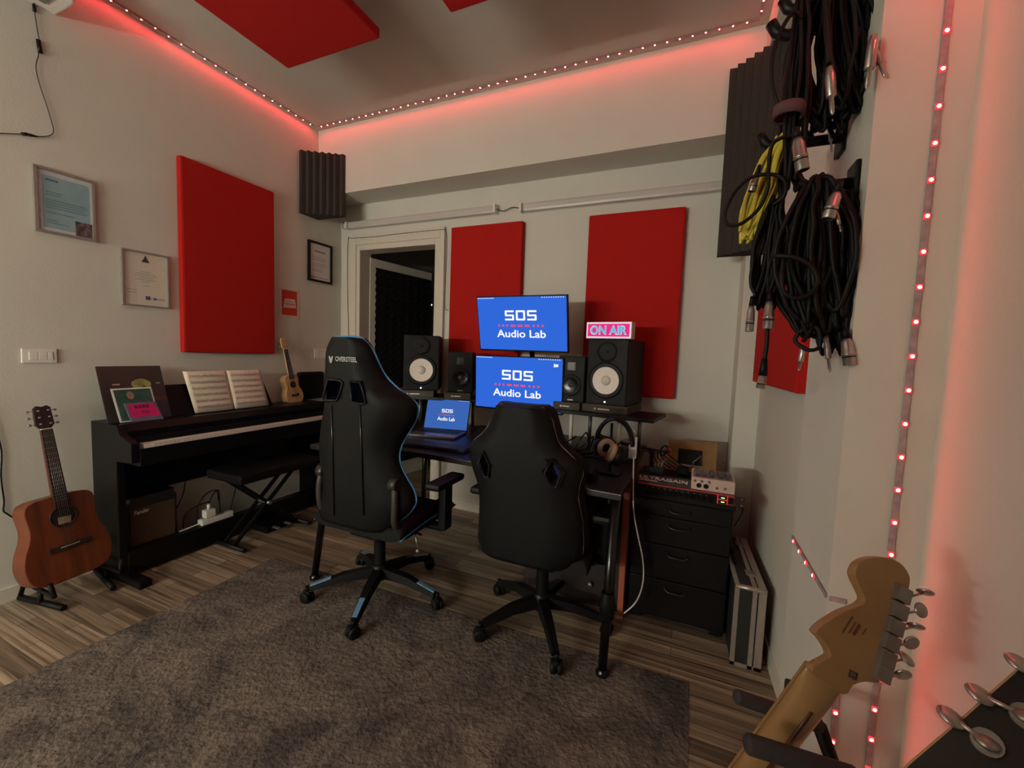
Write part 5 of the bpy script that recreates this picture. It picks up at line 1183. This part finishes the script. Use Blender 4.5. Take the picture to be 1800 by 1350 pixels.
bpts = [(-.035, .0), (-.10, -.03), (-.145, .0), (-.15, .06), (-.11, .14), (-.12, .20), (-.155, .27), (-.13, .34), (0, .37), (.13, .34), (.155, .27), (.11, .18), (.10, .13), (.13, .05), (.12, .0), (.07, .0)]
mb = MB(); mb.prism(smooth_path([bc+wn*a+nd*(b*.9)-nn*.025 for a, b in bpts], 3, True), nn*.045, .006); build('body', mb, mat('dark_red_body', (120, 14, 18), .2), t)
hou = [(1072, 312), (1052, 408), (1028, 500), (1003, 592), (978, 684), (955, 772)]; but = [(1222, 303), (1196, 408), (1166, 502), (1140, 600), (1113, 694), (1090, 787)]
ax_ = (pl(*Z(955, 772), GO, GN)-pl(*Z(1072, 312), GO, GN)).normalized(); sx_ = ax_.cross(GN); sx_ = sx_ if sx_.dot(RX) > 0 else -sx_
for i in range(6):
    c_ = pl(*Z(*hou[i]), GO, GN); mb = MB(); a, b = sx_*.0105, ax_*.0115
    mb.hexa([c_-a-b, c_+a-b, c_+a+b, c_-a+b, c_-a*.92-b*.9+GN*.009, c_+a*.92-b*.9+GN*.009, c_+a*.92+b*.9+GN*.009, c_-a*.92+b*.9+GN*.009]); tn = build('tuning_machine', mb, steel, t)
    e_ = pl(*Z(*but[i]), GO+GN*.003, GN); mb = MB(); mb.cyl(c_+GN*.004+sx_*.008, e_, .0018, n=10); ang = random.uniform(-.9, .9) if i not in (0, 2) else 1.3
    bn = (GN*math.cos(ang)+ax_*math.sin(ang)).normalized(); u_ = sx_; v_ = bn.cross(u_)
    M = Matrix(((u_.x, v_.x, bn.x, 0), (u_.y, v_.y, bn.y, 0), (u_.z, v_.z, bn.z, 0), (0, 0, 0, 1))); mb.ball(e_, .0095, 1.05, 1.15, .35, 14, M); build('button', mb, chrome, tn)
# stamps on the back of the head
inkb = mat('stamp_brown', (92, 56, 26), .6)
def stamp(a, b, L_, w_, m_=inkb):
    q = pl(*Z(a, b), GO+GN*.0004, GN); d = (pl(*Z(a-60, b+95), GO+GN*.0004, GN)-q).normalized(); s_ = d.cross(GN); mb = MB()
    mb.hexa([q, q+d*L_, q+d*L_+s_*w_, q+s_*w_, q+GN*.0003, q+d*L_+GN*.0003, q+d*L_+s_*w_+GN*.0003, q+s_*w_+GN*.0003]); build('stamped_mark', mb, m_, hs)
stamp(800, 450, .028, .0022); stamp(818, 480, .020, .0018); stamp(845, 500, .018, .004); stamp(878, 515, .012, .001)
q = pl(*Z(797, 788), GO+GN*.0004, GN); d = (pl(*Z(830, 805), GO, GN)-pl(*Z(797, 788), GO, GN)).normalized(); s_ = d.cross(GN); mb = MB(); mb.prism([q-d*.006-s_*.005, q+d*.006-s_*.005, q+d*.006+s_*.005, q-d*.006+s_*.005], GN*.0004); lg = build('square_logo', mb, inkm, hs)
mb = MB(); mb.tube([q+d*.003+s_*.003+GN*.0006, q-d*.002+s_*.003+GN*.0006, q-d*.003+GN*.0006, q+d*.003-s_*.0+GN*.0006, q+d*.002-s_*.003+GN*.0006, q-d*.003-s_*.003+GN*.0006], .0006, 6); build('logo_stroke', mb, maple, lg)

# dark guitar head at the lower right corner
KO = EYE+ray(1720, 1290)*.46; vd = -(ray(1720, 1290).normalized()); KN = (vd*1.0+UP*.25).normalized()
t = thing('dark_guitar', 'guitar with dark headstock and chrome tuners at lower right corner', 'guitar', KO)
poly = [pl(a, b, KO, KN) for a, b in ((1560, 1385), (1600, 1343), (1655, 1296), (1700, 1258), (1740, 1222), (1790, 1178), (1850, 1125), (1905, 1180), (1880, 1300), (1800, 1420), (1700, 1480), (1600, 1470))]
mb = MB(); mb.prism(poly, -KN*.016, .001); hd = build('headstock', mb, mat('dark_head', (20, 12, 10), .4, noise=.2), t)
mb = MB(); mb.tube([p-KN*.003 for p in poly[:7]], .0022, 6); build('cream_binding', mb, mat('binding', (170, 140, 100), .5), hd)
up_ = (poly[6]-poly[1]).normalized(); ou = up_.cross(KN); ou = ou if ou.dot(UP) > 0 else -ou
for (ea, eb), (ha, hb) in (((1672, 1262), (1735, 1306)), ((1722, 1222), (1805, 1262)), ((1792, 1168), (1850, 1200))):
    e_ = pl(ea, eb, KO, KN)+KN*.004; h_ = pl(ha, hb, KO, KN); mb = MB(); mb.ball(h_+KN*.004, .011, 1, 1, .5, 14); mb.cyl(h_+KN*.005, h_-KN*.001, .013); tn = build('tuning_machine', mb, steel, t)
    mb = MB(); mb.cyl(h_+KN*.005, e_, .0026, n=10); bn = (KN*.8+up_*.5).normalized(); u_ = (ou-bn*ou.dot(bn)).normalized(); v_ = bn.cross(u_)
    M = Matrix(((u_.x, v_.x, bn.x, 0), (u_.y, v_.y, bn.y, 0), (u_.z, v_.z, bn.z, 0), (0, 0, 0, 1))); mb.ball(e_, .0118, 1.1, .9, .35, 16, M); build('button', mb, chrome, tn)
kc = (poly[-1]+poly[-3])/2; kd = V(-.12, .02, -1).normalized(); mb = MB(); mb.tube([kc-KN*.01, kc+kd*.25-KN*.01, kc+kd*.5-KN*.01], .024, 12); build('neck', mb, mahog, t)
# rack with foam arms
t = thing('guitar_rack', 'black guitar rack with foam covered arms holding the electric guitars', 'guitar rack', V(.2, .8, 0))
def arm(a, b, da, db, r):
    A, B = EYE+ray(*a)*da, EYE+ray(*b)*db; mb = MB(); d = (B-A).normalized(); L_ = (B-A).length
    mb.lathe(A, d, [(0, 0), (0, r*.85), (.003, r), (L_, r)], 20); build('foam_arm', mb, mat('foam_tube', (44, 38, 38), .8, noise=.15, scale=90), t); return A, B
A1, B1 = arm((1294, 1224), (1440, 1275), .76, .76, .0125); A2, B2 = arm((1312, 1306), (1500, 1366), .57, .55, .0130); A3, B3 = arm((1394, 1197), (1390, 1245), .84, .82, .014)
mb = MB(); mb.tube([B1, V(B1.x+.04, B1.y, B1.z-.1), V(B1.x+.04, B1.y+.02, .02)], .012, 10); mb.tube([B2, V(B2.x+.06, B2.y, B2.z-.02), V(B2.x+.06, B2.y, .02)], .012, 10); mb.tube([V(B1.x+.04, B1.y+.02, .02), V(B2.x+.06, B2.y, .02), V(B2.x-.1, B2.y-.4, .02)], .012, 10); mb.tube([B3, V(B3.x, B3.y, .30), V(B1.x+.04, B1.y+.02, .25)], .010, 10)
build('rack_frame', mb, blackm, t)

for o in list(bpy.data.objects):
    if o.name.startswith('dummy'): bpy.data.objects.remove(o)
SC.camera = cam
